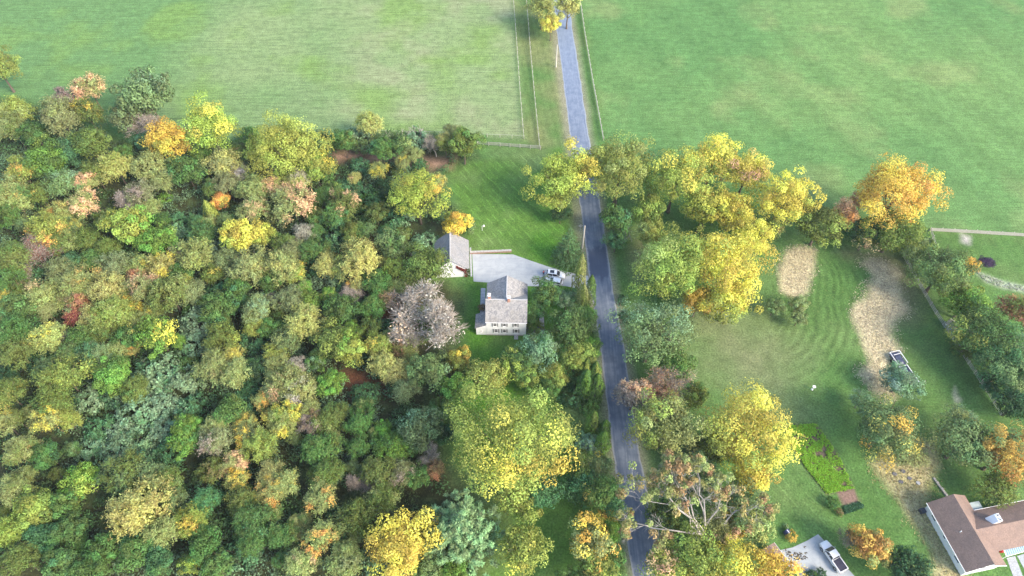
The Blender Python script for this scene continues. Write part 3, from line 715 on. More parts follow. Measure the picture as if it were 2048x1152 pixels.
# ------------------------------------------------------------------ the young woodland left of the house, read tree by tree
WOOD = """
25 222 35 F yellowgreen pale|21 254 32 F pale olive|69 268 28 R green yellowgreen|121 233 40 F greyolive pale|179 176 32 F salmon pale|127 200 25 F mauve pale|173 225 32 F olive golden .3
292 190 52 R greygreen silver|256 233 32 R greygreen olive|285 247 34 B grey mauve|310 262 28 B mauve grey|179 287 34 R olive green|135 300 28 R teal greygreen|94 325 38 R bright green .5|146 327 24 S teal
46 343 34 F yellowgreen orange .4|231 333 34 F paleyellow lime|188 343 26 F olive|296 333 34 F pale|325 362 26 F pale greyolive|173 366 24 F pale salmon .6|281 387 30 F greyolive mauve|125 368 34 F greygreen silver
100 378 17 F orange pale .5|20 383 38 F pale green|77 387 24 F olive orange .25|246 306 18 R green|287 285 20 R teal|529 300 38 R lime yellowgreen|627 325 36 R yellowgreen golden .35
373 342 32 R green teal|446 329 32 R paleyellow greyolive|508 377 30 F pale|542 377 24 F pale salmon .5|442 400 19 R orange olive .4|585 402 42 F salmon pale .4|508 421 30 F pale salmon .3|477 345 22 F grey pale
404 310 20 R green olive|471 308 20 F olive brown|558 350 22 F greyolive grey|596 358 28 F paleyellow grey .4|629 429 22 R olive green|421 425 13 A yellowgreen lime|454 367 26 F greyolive|329 398 14 S bright|498 268 18 S green
31 403 30 F pale orange .25|12 430 30 F green olive|167 410 30 F pale salmon .5|125 422 26 F pale orange .3|98 457 40 F yellowgreen orange .35|125 485 28 F olive pale|265 455 43 R lime bright .5|317 482 37 R bright yellowgreen .5
217 440 26 F olive pale|265 407 28 B grey mauve|298 415 22 F pale brown .4|150 455 22 F greygreen yellow .3|175 476 26 F olive yellowgreen|83 499 36 B maroon purple|25 513 38 F olive green|73 538 28 S teal|50 549 22 B mauve grey
18 563 32 F green bright .4|142 526 24 R teal green|183 522 25 R green olive|121 540 28 F greyolive|158 559 34 F pale orange .35|217 576 36 F paleyellow|150 584 32 F pale brown .3|90 590 34 F pale salmon .3|48 588 26 F olive brown .4
10 597 24 F yellow orange .5|229 532 30 F greyolive|279 530 26 F pale silver|321 534 32 F paleyellow yellow .4|277 556 22 F russet brown|292 578 34 F salmon brown .5|254 590 20 F pale|329 584 28 F olive|260 613 22 F yellowgreen golden .5
221 613 26 F yellowgreen|152 611 28 F russet maroon|27 490 11 S bright|215 497 24 F olive|352 448 28 S teal silver|365 465 20 S silver bluespruce|404 469 26 F green teal|421 498 22 S silver bluespruce|479 471 38 R yellow lime .4
521 469 28 R lime yellow|388 512 38 F pale lime .2|352 513 22 F mauve greyolive|450 519 26 F greyolive|498 533 38 F pale paleyellow|521 540 28 F pale salmon .3|560 533 36 F pale paleyellow|585 504 26 F greyolive|567 487 22 F olive pale
592 548 22 F yellowgreen golden .4|608 465 22 F grey greyolive|625 498 28 F green olive|625 533 24 S teal|425 548 22 F olive golden .2|362 552 28 R green lime .4|335 583 40 F olive pale|379 585 28 F greyolive|473 583 30 R green teal
435 587 28 S teal green|435 618 34 R green teal|471 608 26 S green|546 558 26 R green|579 602 30 F greyolive|619 606 24 R bright|608 631 28 F paleyellow|519 619 32 F greyolive silver|392 615 24 S green teal|540 600 20 B grey mauve
36 616 32 R green teal|90 618 24 F greyolive|156 629 24 F maroon|187 632 28 F paleyellow|221 625 38 F yellowgreen pale|235 647 24 F olive orange .2|199 659 28 F olive green|298 625 18 F yellow pale|312 668 38 R bright yellow .35
34 665 38 F green greygreen|97 677 34 F pale yellow .3|163 679 28 F green olive|122 674 18 B grey|36 706 34 F olive orange .15|135 708 28 F greygreen green|84 720 24 S teal|192 711 34 F greygreen teal .5|221 706 26 F pale
260 675 26 R green orange .3|260 699 15 F orange brown|126 752 46 F olive yellowgreen .4|95 740 26 F greygreen|97 767 17 S yellow olive|108 799 38 F olive green|167 722 17 F golden olive|226 749 38 R bright green .5
314 749 42 S silver teal|271 781 28 F olive green|181 796 30 S silver teal|221 794 26 S teal silver|14 787 36 F olive orange .15|18 747 24 S dark|95 837 32 F yellow lime .5|133 839 24 F yellowgreen|29 835 24 F olive greyolive
5 845 28 F yellow pale|271 826 40 S silver teal|316 814 34 S silver|514 629 22 F olive|397 652 36 S silver teal|444 679 34 F olive lime .3|426 634 24 S silver|386 686 30 S silver teal|510 683 28 S teal silver
508 652 24 F yellowgreen olive|539 656 24 R green|611 652 36 F paleyellow salmon .2|573 683 30 F greygreen pale|550 708 26 F yellowgreen|555 731 28 F pale|591 733 24 F grey mauve|424 729 34 F pale brown .2|467 713 24 F paleyellow yellow
469 747 32 F pale greyolive|512 738 26 R dark green|327 758 34 S silver teal|374 762 34 S silver greygreen|372 733 24 S green olive|571 767 36 F pale salmon .25|602 780 34 F pale grey|528 799 22 F pale orange .5|548 785 26 F greyolive
503 778 24 S teal|487 812 28 S teal|458 823 32 R green olive|379 817 30 S teal silver|571 832 32 F yellowgreen yellow .4|539 828 18 F golden pale|620 822 24 F pale|623 846 26 F mauve brown|492 848 24 F golden orange .4
379 852 26 R bright|431 852 28 F pale greyolive|656 591 17 R bright lime|702 595 24 B grey salmon|714 568 20 F orange olive|775 593 22 F olive brown .4|744 612 26 R green|683 616 32 R green dark|762 572 26 R green
669 683 38 R olive yellowgreen .4|700 697 34 R lime bright .5|706 664 22 R bright|758 689 28 F yellowgreen golden .3|798 693 22 F brown olive|777 654 18 S teal|742 652 22 F olive dark|767 727 30 F paleyellow yellowgreen|798 745 28 F paleyellow
856 741 40 R greygreen silver|915 720 26 R yellowgreen golden .4|919 775 36 R bright|660 766 30 R bright green|631 722 22 R green silver|812 781 26 F greyolive|733 787 26 S teal|649 844 28 F olive pale|671 830 28 F olive green
720 844 28 F green|562 847 32 F yellow pale .5|495 868 28 F golden yellow .5|641 900 36 F green olive|784 896 32 F bright green .5|840 857 42 R greygreen silver|720 892 26 F green teal|652 945 32 F olive green|855 907 28 B grey silver
802 945 30 F greyolive mauve|757 945 34 F olive|727 964 26 B mauve grey|765 997 34 F olive pale|566 967 30 F golden orange .35|543 984 28 F pale orange .3|641 994 34 F pale orange .3|712 1035 38 F olive pale|641 1072 34 F orange pale .5
690 1121 36 F pale greyolive|600 1129 30 F pale salmon .3|510 1039 36 F green teal|510 1078 30 F green|832 952 26 R green|870 937 20 F brown russet|370 875 32 R bright green|431 880 34 F greyolive mauve|522 893 32 F yellowgreen olive
248 946 44 F greygreen olive .5|299 956 30 F greygreen|337 961 30 F olive greygreen|428 939 28 F olive brown|469 928 26 F salmon golden .5|281 1018 56 F paleyellow pale|326 1058 38 F pale|383 1042 34 F yellowgreen golden .3
408 1004 30 F teal green|347 1002 28 F greygreen olive|474 958 24 F golden olive|540 950 28 F pale orange .3|484 1002 32 F olive golden .25|492 1062 26 R green|484 1103 34 S teal silver|378 1128 22 R lime dark .5
408 1088 34 R green|269 1101 36 R green teal|319 1121 30 R teal green|433 1134 30 R green bright|210 1101 34 R green|165 960 34 R bright lime|71 1016 40 R yellowgreen olive|34 975 34 F pale olive|15 1069 34 F yellowgreen
240 895 32 S silver teal|200 858 30 S teal silver|240 866 28 S silver|285 880 30 S silver teal|322 868 28 S silver|292 915 28 S teal|340 900 30 S teal dark|185 900 26 S silver teal|350 838 26 S silver|90 907 28 R green dark
40 900 32 F pale olive|67 900 20 F salmon pale|130 1010 32 R green olive|140 1060 32 R green|90 1075 34 R teal green|40 1120 36 F olive|120 1125 36 R green teal|180 1145 34 R green|560 1075 28 F green olive
"""
HEDGE = """
654 285 26 S teal greygreen|687 282 24 R green olive|712 275 24 S silver teal|737 247 26 F paleyellow lime|764 298 26 R green teal|730 292 22 S greygreen|800 288 24 R green pale|834 282 26 S silver teal|870 290 22 B grey greygreen
890 283 22 F paleyellow lime|927 285 34 R olive green|905 262 20 F greyolive|825 308 20 F pale|805 322 16 F yellow pale|757 340 20 F yellow orange|835 328 15 S teal|720 334 20 S teal dark|667 382 20 R green lime|709 357 14 F paleyellow salmon
692 382 26 S teal|722 384 26 S teal greygreen|687 410 32 F olive salmon .4|747 400 24 S green teal|752 425 24 R olive teal|672 432 28 F green teal|737 434 26 S green teal|795 442 28 S teal silver|707 457 24 S greygreen
870 365 22 F golden yellow|667 479 28 S teal silver|705 462 24 R olive green|852 488 26 S silver teal|724 516 42 F paleyellow pale|655 529 26 F paleyellow|692 535 28 F pale lime|752 562 28 R green bright .3|792 537 24 F yellowgreen
674 563 26 S silver teal|617 345 18 B grey|640 395 20 F green|937 453 18 S greygreen|770 370 20 S dark teal|800 345 16 S olive|652 350 20 S green
"""
def parse(txt, **kw):
    for line in txt.strip().splitlines():
        for e in line.split('|'):
            q = e.split(); x, y, r = map(float, q[:3]); typ = q[3]; a = q[4]; b = q[5] if len(q) > 5 else None
            m = float(q[6]) if len(q) > 6 else None
            if a in ('salmon', 'orange', 'golden', 'yellow', 'russet') and typ == 'F': a, b, m = ('greyolive' if a == 'russet' else 'pale'), a, {'russet': .6, 'salmon': .5}.get(a, .42)
            if a == 'bright' and typ == 'R': b, m = (b or 'olive'), .4
            put_tree(x, y, r*1.12, typ, a, b, m, **kw, cat='shrub' if typ == 'S' else 'tree')
parse(WOOD, group='trees and shrubs of the young woodland')
parse(HEDGE, group='trees and shrubs along the field edge')

# small crowns filling the gaps of the canopy
def fill_gaps(n_max=62):
    poly = np.array(GP['forest'], float); rr = random.Random(21); n = 0
    for _ in range(6000):
        if n >= n_max: break
        x, y = rr.uniform(0, 880), rr.uniform(330, 1150)
        if not polymask(np.array([x]), np.array([y]), poly, .01)[0] > .5: continue
        if any(polymask(np.array([x]), np.array([y]), np.array(GP[g], float), 30.)[0] > .3 for g in ('gap1', 'gap2', 'gap4')): continue
        near = sorted(ALLT, key=lambda q: (q['px']-x)**2+(q['py']-y)**2)[:3]
        d = math.hypot(near[0]['px']-x, near[0]['py']-y)
        if d < near[0]['r']*.72: continue
        if math.hypot(near[1]['px']-x, near[1]['py']-y) < near[1]['r']*.72: continue
        a = rr.choice([near[0]['a'], near[1]['a'], 'olive', 'green', 'pale', 'greygreen'])
        put_tree(x, y, rr.uniform(15, 22), 'F' if rr.random() < .7 else 'R', a, rr.choice(['pale', 'olive', 'teal', 'green']), .4, group='trees and shrubs of the young woodland', hk=1.05); n += 1
    print('fillers', n)
_st = prng.getstate(); fill_gaps(); prng.setstate(_st)

# ------------------------------------------------------------------ single trees told apart in the photograph
def T(px, py, r, typ, a, b, m, label, **kw):
    kw.setdefault('unique', r > 36 and typ in 'RF'); kw.setdefault('cat', 'shrub' if typ == 'S' else 'tree')
    nm = {'D': 'conifer', 'P': 'pine_tree', 'A': 'arborvitae', 'B': 'bare_tree', 'S': 'shrub'}.get(typ, 'broadleaf_tree')
    if typ in 'DPA': kw['cat'] = 'conifer'
    kw.setdefault('name', nm)
    return put_tree(px, py, r*(1.14 if typ in 'RFB' else 1.08), typ, a, b, m, label, **kw)
T(338,285,45,'R','golden','yellowgreen',.45,'rounded golden yellow tree at the upper edge of the woodland beside a grey bare tree')
T(420,255,53,'R','lime','yellow',.35,'round lime yellow tree jutting into the mown meadow, right of the golden tree')
T(580,292,68,'R','lime','yellowgreen',.4,'largest lime yellow tree on the woodland edge, left end of the field hedge', irr=.4)
T(575,345,26,'R','lime','olive',.5,'small lime tree tucked under the largest lime yellow woodland-edge tree')
T(-8,132,42,'R','yellowgreen','olive',.5,'olive yellow tree cut by the left photo edge in the meadow')
T(834,395,52,'R','lime','golden',.3,'large yellow green tree at the left edge of the striped lawn')
T(913,445,27,'R','golden','yellowgreen',.5,'golden bush-like tree right behind the old grey-roofed garage')
T(784,490,33,'R','greygreen','green',.4,'rounded grey green tree left of the garage')
T(853,532,46,'R','olive','golden',.25,'olive tree with yellow tips leaning over the garage front corner', irr=.35)
T(846,628,72,'B','grey','salmon',.3,'huge pale grey bare-twigged tree with a salmon patch, left of the farmhouse', name='bare_tree')
T(800,610,34,'B','salmon','grey',.6,'salmon leaved half-bare tree on the left flank of the huge pale grey one', name='bare_tree')
T(828,676,36,'B','pale','grey',.5,'sparse pale olive half-bare tree below the huge grey twiggy tree', name='bare_tree')
T(975,758,40,'R','yellowgreen','lime',.4,'yellow green round tree between the farmhouse back yard and the giant yellow tree')
T(1035,728,33,'R','green','lime',.5,'light green round tree in front of the farmhouse lawn, leftmost of the row')
T(1082,702,40,'R','silver','green',.4,'pale silvery green tree just below the farmhouse steps')
T(1110,745,28,'R','yellowgreen','green',.4,'small yellow green tree behind the giant yellow tree, beside the arborvitaes')
T(1150,712,34,'R','yellowgreen','green',.4,'yellow green tree at the road edge below the farmhouse')
T(1142,655,46,'R','green','silver',.35,'large light green tree between the farmhouse and the road')
T(1183,690,22,'R','bright','green',.4,'small vivid green tree crowding the road edge beside the large light green tree')
T(1068,622,24,'R','green','bright',.35,'green tree against the right wall of the farmhouse', hk=.9)
T(1090,592,31,'R','green','dark',.4,'dark green broad tree partly covering the second parked car')
T(1132,596,21,'R','silver','teal',.5,'grey green tree between the parked cars and the tall yellowish arborvitae')
T(1068,655,18,'S','yellowgreen','green',.5,'yellow green bush beside the farmhouse wall above the slate terrace')
T(1138,489,33,'D','spruce','greygreen',.3,'dark spruce standing alone between the striped lawn and the road', hk=1.0)
T(1121,428,20,'R','dark','green',.3,'dark evergreen bush under the yellow tree overhanging the road', hk=.7)
# along the road, west side
T(1128,355,62,'R','lime','yellow',.4,'lime yellow tree whose open crown overhangs the road from the lawn side', irr=.5, gap=.12)
T(1178,330,36,'R','yellowgreen','yellow',.4,'open yellow green tree reaching over the asphalt halfway up the road', gap=.2, irr=.4)
T(1112,400,26,'R','lime','pale',.4,'low lime branch-like small tree on the lawn below the road-overhanging tree', gap=.15)
T(1240,342,66,'R','yellowgreen','pale',.4,'olive yellow broad tree right of the road at the corner of the green pasture')
T(1352,362,62,'R','yellowgreen','yellow',.4,'yellow green tree in the tree line, between olive and yellow crowns', irr=.3)
T(1428,322,52,'R','lime','yellow',.6,'yellow topped tree on the pasture edge, highest of the tree line')
T(1494,345,46,'R','yellow','salmon',.35,'bright yellow tree with peach tips bulging into the pasture')
T(1468,420,42,'R','yellow','lime',.3,'upright bright yellow tree behind the giant lemon yellow trees')
T(1576,402,54,'R','yellow','yellowgreen',.35,'yellow tree with one greener side, rightmost of the bright yellow group', irr=.3)
T(1545,455,26,'F','olive','brown',.4,'brownish olive small tree below the rightmost bright yellow tree')
T(1405,425,32,'F','yellowgreen','olive',.5,'dull olive understorey tree between the pasture-edge and giant yellow trees')
T(1300,415,32,'R','yellowgreen','olive',.5,'yellow green tree with visible slender stem above the shaded clearing')
T(1338,530,72,'R','yellowgreen','pale',.4,'huge yellow green tree, left half of the giant pair beside the backyard', irr=.32)
T(1450,528,76,'R','yellow','yellowgreen',.3,'huge lemon yellow tree, right half of the giant pair beside the backyard', irr=.32)
T(1455,600,48,'R','yellow','yellowgreen',.4,'lower lemon yellow crown at the foot of the giant pair', irr=.3)
T(1398,598,34,'R','golden','yellowgreen',.5,'small golden tree wedged in front of the giant yellow pair')
T(1640,452,48,'R','olive','yellowgreen',.5,'olive green broad tree between the yellow group and the big orange tree', hk=.8)
T(1688,428,30,'R','salmon','orange',.5,'small peach orange tree left of the big orange tree')
T(1796,385,74,'R','golden','orange',.3,'big rounded orange and gold tree alone at the pasture edge')
T(1728,400,24,'F','salmon','orange',.5,'thin salmon tree leaning from the left of the big orange tree', gap=.2)
T(1790,462,58,'R','olive','golden',.2,'broad olive green tree directly beneath the big orange tree', hk=.75)
T(1735,470,36,'R','dark','salmon',.25,'dark green tree with salmon flecks in the gap below the orange tree', hk=.75)
T(1232,438,30,'R','green','teal',.4,'green shrubby tree on the right road verge above the white bare branches')
T(1244,440,22,'B','grey','grey',.1,'small leafless tree with white branches on the right road verge', name='bare_tree')
T(1232,482,21,'R','teal','green',.4,'compact blue green bush at the right road edge opposite the spruce', hk=.8)
T(1247,600,12,'S','teal','dark',.4,'small round blue green bush by the right road edge, the upper of two')
T(1252,634,15,'S','teal','dark',.4,'small round blue green bush by the right road edge, the lower of two')
T(1305,668,72,'R','greygreen','silver',.5,'large grey green tree leaning over the road midway down the photo', irr=.32, dens=.85)
T(1318,680,44,'B','grey','greygreen',.5,'bare grey branches rising inside the large grey green roadside tree', name='bare_tree')
T(1345,725,40,'R','green','olive',.3,'mid green tree under the large grey green one beside the mown yard')
T(1268,790,33,'F','mauve','salmon',.5,'pinkish half-bare tree at the road edge below the grey green tree')
T(1338,765,40,'B','salmon','russet',.5,'bare pale-branched tree with pink leaf remnants in the right roadside row', name='bare_tree')
T(1330,795,28,'F','russet','salmon',.5,'dull pink leafy tree below the bare pale-branched one')
T(1330,852,70,'R','pale','yellowgreen',.45,'olive yellow broad tree overhanging the lower road from the right', irr=.4)
T(1392,790,26,'R','yellowgreen','green',.5,'small green tree left of the big butter yellow tree')
T(1490,862,84,'R','yellow','yellowgreen',.4,'big butter yellow tree in the middle of the right-hand yard', irr=.28)
T(1500,955,46,'R','yellow','golden',.4,'lower yellow crown hanging towards the bare-limbed walnut')
T(1425,890,38,'R','olive','yellowgreen',.4,'olive tree between the hemlock and the butter yellow tree')
T(1392,922,52,'D','spruce','whitegreen',.3,'wide hemlock with radiating pale green boughs behind the bare-limbed tree', hk=.6, name='conifer')
T(1490,1010,46,'R','greygreen','orange',.25,'grey green tree with an orange tip right of the bare-limbed tree')
T(1500,1050,44,'R','pale','golden',.4,'dense olive and gold tree beside the lower lawn')
T(1440,1055,36,'R','pale','salmon',.4,'buff coloured tree in front of the forked pale trunk')
T(1400,1122,60,'R','yellowgreen','yellow',.4,'yellow green tree at the bottom photo edge right of the road')
T(1470,1132,50,'R','yellow','yellowgreen',.5,'yellow bushy tree at the bottom photo edge, second from the road')
T(1548,1144,44,'F','golden','orange',.5,'golden orange feathery tree in front of the small brown-roofed shed')
T(1330,1130,44,'R','yellowgreen','salmon',.4,'olive and pink tree overhanging the road at the bottom photo edge')
T(1335,1035,40,'R','olive','dark',.5,'dark olive tree in the shade of the bare-limbed walnut')
# west side of the road, lower
T(1160,548,13,'A','pale','yellowgreen',.5,'tall pale yellowish arborvitae beside the parked cars', hk=1.7)
T(1164,598,14,'A','pale','olive',.5,'second pale arborvitae right below the tall yellowish one', hk=1.4)
T(1180,582,13,'A','green','olive',.4,'dark narrow arborvitae against the asphalt at the driveway mouth', hk=1.5)
T(1174,628,20,'R','bright','green',.4,'vivid green small tree on the road edge above the light green tree')
T(1171,765,17,'A','green','bright',.4,'pointed arborvitae, left one of the upper pair by the road', hk=1.15)
T(1192,772,16,'A','green','bright',.4,'pointed arborvitae, right one of the upper pair by the road', hk=1.1)
T(1190,742,13,'A','green','yellowgreen',.4,'slim arborvitae behind the upper roadside pair', hk=1.1)
T(1172,738,13,'A','green','yellowgreen',.4,'slim arborvitae behind and left of the upper roadside pair', hk=1.1)
T(1185,842,15,'A','olive','bright',.4,'arborvitae with a brown tip, leftmost of the lower cluster', hk=1.15)
T(1209,858,13,'A','bright','green',.4,'bright arborvitae touching the asphalt in the lower cluster', hk=1.1)
T(1205,882,15,'A','bright','green',.4,'lowest arborvitae of the lower cluster, above the blue pine', hk=1.1)
T(1145,790,26,'S','dark','teal',.4,'dark shrub in the shade left of the pointed arborvitaes')
T(1135,760,22,'S','teal','green',.4,'blue green shrub between the giant yellow tree and the arborvitaes')
T(1178,812,20,'S','green','bright',.3,'round green shrub between the two arborvitae clusters')
T(1178,892,32,'P','bluespruce','whitegreen',.4,'small whitish blue pine squeezed between giant yellow tree and road', hk=.7)
T(1160,925,28,'R','olive','yellowgreen',.4,'olive green tree below the small whitish blue pine')
T(1195,935,28,'R','greygreen','golden',.3,'grey green roadside tree with buff tip below the blue pine')
T(1165,975,38,'R','teal','green',.4,'blue green bushy tree in the lower roadside row', hk=.8)
T(1200,985,36,'R','green','orange',.2,'green roadside tree with orange tips, lower row')
T(1222,1010,26,'R','teal','green',.4,'blue green tree leaning on the asphalt in the lower row')
T(1212,1028,20,'R','golden','bright',.4,'small golden-topped bush at the roadside of the lower row')
T(1225,1060,24,'R','bright','green',.3,'vivid green bush between the buff tree and the asphalt')
T(1183,1080,46,'R','pale','golden',.45,'rounded buff and gold tree at the bottom of the roadside row')
T(1190,1138,38,'R','yellowgreen','golden',.3,'yellow green tree at the bottom photo edge left of the road')
T(1228,1120,26,'R','green','bright',.4,'green bush at the bottom photo edge touching the road')
T(1022,888,118,'R','yellowgreen','yellow',.36,'giant yellow green tree, widest crown in the photo, left of the road', irr=.3, dens=1.)
T(1040,1000,40,'R','yellowgreen','olive',.4,'drooping lower crown at the foot of the giant yellow tree')
T(1048,1095,49,'R','yellowgreen','yellow',.3,'round yellow green tree alone on the shaded lawn near the bottom')
T(922,1062,80,'P','teal','whitegreen',.6,'large blue green white pine at the bottom of the photo', hk=.95)
T(800,1090,66,'R','yellow','golden',.3,'bright canary yellow tree left of the large white pine', irr=.35)
T(905,1146,30,'R','bright','green',.3,'vivid green bush under the white pine at the bottom edge')
T(855,1140,32,'R','greygreen','olive',.4,'grey green tree between the canary yellow tree and the white pine')
T(1090,985,34,'R','teal','dark',.4,'shaded blue green tree right of the giant yellow tree')
# right-hand gardens
T(1550,613,21,'R','greygreen','pale',.4,'small pale garden tree, left one of the pair on the mown yard', hk=.7)
T(1596,607,20,'R','greyolive','olive',.4,'small olive garden tree, right one of the pair on the mown yard', hk=.7)
T(1598,636,17,'R','greyolive','pale',.4,'tiny grey olive garden tree in front of the pair', hk=.7)
T(1803,762,36,'R','silver','bluespruce',.5,'leaning silvery blue tree beside the dark trailer', hk=.7)
T(1772,858,66,'R','greygreen','golden',.42,'grey green tree with a golden top standing in the right lawn', irr=.3, hk=.8)
T(1722,800,22,'F','silver','teal',.4,'silvery green branch cluster left of the gold-topped lawn tree', hk=.7)
T(1820,905,32,'F','greyolive','pale',.5,'low olive growth at the head of the dry grass strip', hk=.6)
T(1928,885,62,'R','greygreen','pale',.35,'big grey green tree behind the brown-roofed house', irr=.3, hk=.8)
T(1925,835,26,'F','silver','pale',.5,'whitish tuft tree on top of the big grey green one')
T(2012,905,56,'R','orange','greygreen',.55,'orange tree cut by the right photo edge behind the house')
T(1998,975,40,'F','olive','yellowgreen',.5,'olive bush close behind the house roof', hk=.7)
T(1885,542,60,'R','greygreen','olive',.5,'dark olive broad tree growing over the right rail fence', hk=.8)
T(1845,500,32,'S','greygreen','dark',.4,'grey green bush where the right rail fences meet')
T(1940,532,18,'R','orange','golden',.5,'small vivid orange tree on the right side of the dark olive one')
T(1933,606,44,'R','bright','yellowgreen',.4,'bright green ball-shaped tree beside the right rail fence', hk=.75)
T(1966,665,62,'R','green','yellowgreen',.35,'large rounded green tree above the little grey-roofed playhouse', hk=.75)
T(2035,622,36,'F','russet','olive',.5,'russet and grey tree cut by the right photo edge', hk=.7)
T(2010,735,58,'R','teal','greygreen',.45,'dark blue green tree beyond the right rail fence', hk=.65)
T(2035,690,40,'F','silver','teal',.4,'silvery green tree at the right photo edge above the dark one', hk=.7)
T(2030,810,40,'R','dark','teal',.4,'darkest green tree at the right photo edge above the orange tree', hk=.7)
T(1740,1090,38,'R','orange','pale',.45,'small orange tree on the lawn right of the white pickup', gap=.15)
T(1710,1080,24,'B','grey','pale',.5,'bare grey half of the small orange lawn tree', name='bare_tree')
T(1820,1140,43,'R','dark','yellowgreen',.25,'dome-shaped dark evergreen with a yellow patch at the bottom edge', hk=.8, irr=.06, dens=1.3)
T(1973,524,15,'R','purple','purple',0,'round purple black shrub alone on the far right lawn', hk=.45, name='shrub')
T(1665,1006,14,'S','green','teal',.4,'dark green bush at the corner of the vegetable bed')
T(1678,1024,8,'S','brown','olive',.4,'tiny brownish bush beside the vegetable bed corner')
T(1583,1072,12,'S','golden','pale',.4,'small yellow shrub beside the dark blue covered grill')
T(1572,1052,5,'S','whitegreen','pale',.4,'tiny whitish plant above the dark blue grill')
T(1642,1150,12,'S','teal','dark',.4,'dark planting island bush beside the lower driveway')
T(1622,1152,12,'S','dark','green',.4,'dark green ground shrub at the bottom photo edge beside the driveway')
T(963,615,8,'S','brown','dark',.4,'dark brown bush on the stone path against the farmhouse')
T(1150,1165,30,'R','green','teal',.4,'green tree crown entering at the bottom edge right of the shaded lawn')
T(1136,16,30,'R','paleyellow','yellow',.4,'yellow open tree overhanging the far end of the road, right side', gap=.3, unique=True, irr=.4)
T(1084,14,32,'F','pale','yellow',.45,'pale yellow brown tree at the far end of the road, left side', gap=.15, unique=True)
T(1102,48,20,'R','yellow','pale',.4,'low yellow tree left of the far road above the utility pole', gap=.2)

T(1832,505,20,'S','greygreen','dark',.4,'low dark bush at the head of the long slanting fence')
T(1985,770,26,'S','teal','dark',.4,'low blue green bush pressed against the lower end of the slanting fence')
T(1998,700,24,'R','greygreen','teal',.4,'grey green bush just behind the middle of the slanting fence', hk=.6)
T(1925,700,20,'S','olive','green',.4,'olive bush at the fence below the little playhouse')
T(1418,412,46,'R','lime','yellow',.5,'lime and yellow tree joining the back tree line to the giant pair')
T(1500,470,44,'R','yellow','lime',.3,'yellow tree directly behind the giant lemon yellow crown')
T(1300,470,30,'R','yellowgreen','pale',.4,'small yellow green tree behind the left giant, at the edge of the shaded clearing')
T(886,868,24,'R','dark','green',.4,'dark green tree squeezed against the left side of the giant yellow tree')
T(880,820,22,'R','green','olive',.4,'mid green tree between the woodland and the giant yellow tree')
T(1052,752,26,'R','yellowgreen','green',.4,'yellow green tree peeping out above the top edge of the giant yellow tree')
T(1095,778,24,'R','green','yellowgreen',.4,'green tree in the notch between giant yellow tree and the shaded shrubs')
T(1005,742,20,'R','green','olive',.4,'small mid green tree between the two light green trees below the back yard')
# the old walnut with open pale limbs
def big_limbs():
    p0 = W(1412, 1092, 0); r = np.random.RandomState(12); segs, tips = [], []
    base = np.zeros(3)
    def target(px, py, z): q = W(px, py, z); return np.array([q.x-p0.x, q.y-p0.y, z])
    limbs = [[(1402,1068,6),(1380,1035,9),(1345,1010,11),(1300,1003,12.5)],[(1402,1068,6),(1372,1000,11),(1352,965,14)],[(1406,1060,6.5),(1382,1010,10),(1362,975,13)],
             [(1410,1055,6),(1435,1020,10),(1440,995,13)],[(1410,1055,5),(1395,990,12),(1372,960,14.5)],[(1430,1060,5),(1462,1030,9),(1490,1022,11)],[(1402,1068,6),(1340,1060,9),(1290,1050,10)],
             [(1380,1035,9),(1330,985,12.5),(1290,975,13)],[(1410,1050,7),(1408,1000,12),(1400,962,15)]]
    for L in limbs:
        pts = [base]+[target(*q) for q in L]; n = len(pts)
        rad = .32
        for i in range(n-1):
            a, b = pts[i], pts[i+1]; r0 = rad; r1 = rad*.62; mid = (a+b)/2+r.randn(3)*.45
            segs.append((a, mid, r0, (r0+r1)/2)); segs.append((mid, b, (r0+r1)/2, r1)); rad = r1
            if i >= 1:
                for _ in range(3): grow(r, b, unit((b-a)/np.linalg.norm(b-a)+r.randn(3)*.7), 2.0, r1*.40, 3, segs, tips, .6, (2, 4), .1)
        grow(r, pts[-1], unit(pts[-1]-pts[-2]), 2.0, rad*.8, 4, segs, tips, .5, (2, 4), .05)
    tm = tubes_mesh('limbs', segs, PALEBARK, 6)
    root = empty('walnut_tree', p0); link(bpy.data.objects.new('limbs', tm), root)
    tp = np.array([t[0] for t in tips]); keep = r.rand(len(tp)) < .065; tp = tp[keep]
    Vs, var = [], []
    for c in tp:
        k = 60; q = sphere_dirs(k, r, -.4); C = c+q*(r.rand(k)**.4)[:, None]*r.uniform(.6, 1.0)
        V, _ = leaf_quads(C, q+r.randn(k, 3)*.5+np.array([0, 0, .5]), .45, .28, r); Vs.append(V); var.append(np.stack([np.full(k, r.rand()), r.rand(k), np.full(k, r.rand())], 1))
    V = np.concatenate(Vs); m = npmesh('crown', V, np.arange(len(V)).reshape(-1, 4), FOL, {'var': ('FACE', np.concatenate(var))})
    c = link(bpy.data.objects.new('crown', m), root); c['tint_a'] = PAL['pale']; c['tint_b'] = (.40, .29, .13); c['tint_mix'] = .4
    tag(root, 'old spreading tree with open pale bare limbs and buff leaf tufts beside the lower road', 'tree')
big_limbs()
def branch_cluster(px, py, z, r_px, label, seed):
    p = W(px, py, 0); r = np.random.RandomState(seed); segs, tips = [], []
    for _ in range(3): grow(r, (0, 0, 0), unit(np.array([r.uniform(-.6, .6), r.uniform(-.5, .5), 1])), z*.5, .13, 3, segs, tips, .6, (2, 4), .1)
    tm = tubes_mesh('branches', segs, PALEBARK, 4); root = empty('dead_tree', p); link(bpy.data.objects.new('branches', tm), root)
    tag(root, label, 'tree')
branch_cluster(1250, 480, 4, 14, 'dead white-branched small tree in front of the blue green roadside bush', 4)
branch_cluster(836, 288, 5, 20, 'leafless pale tree with slanting stems poking out of the field hedge', 8)
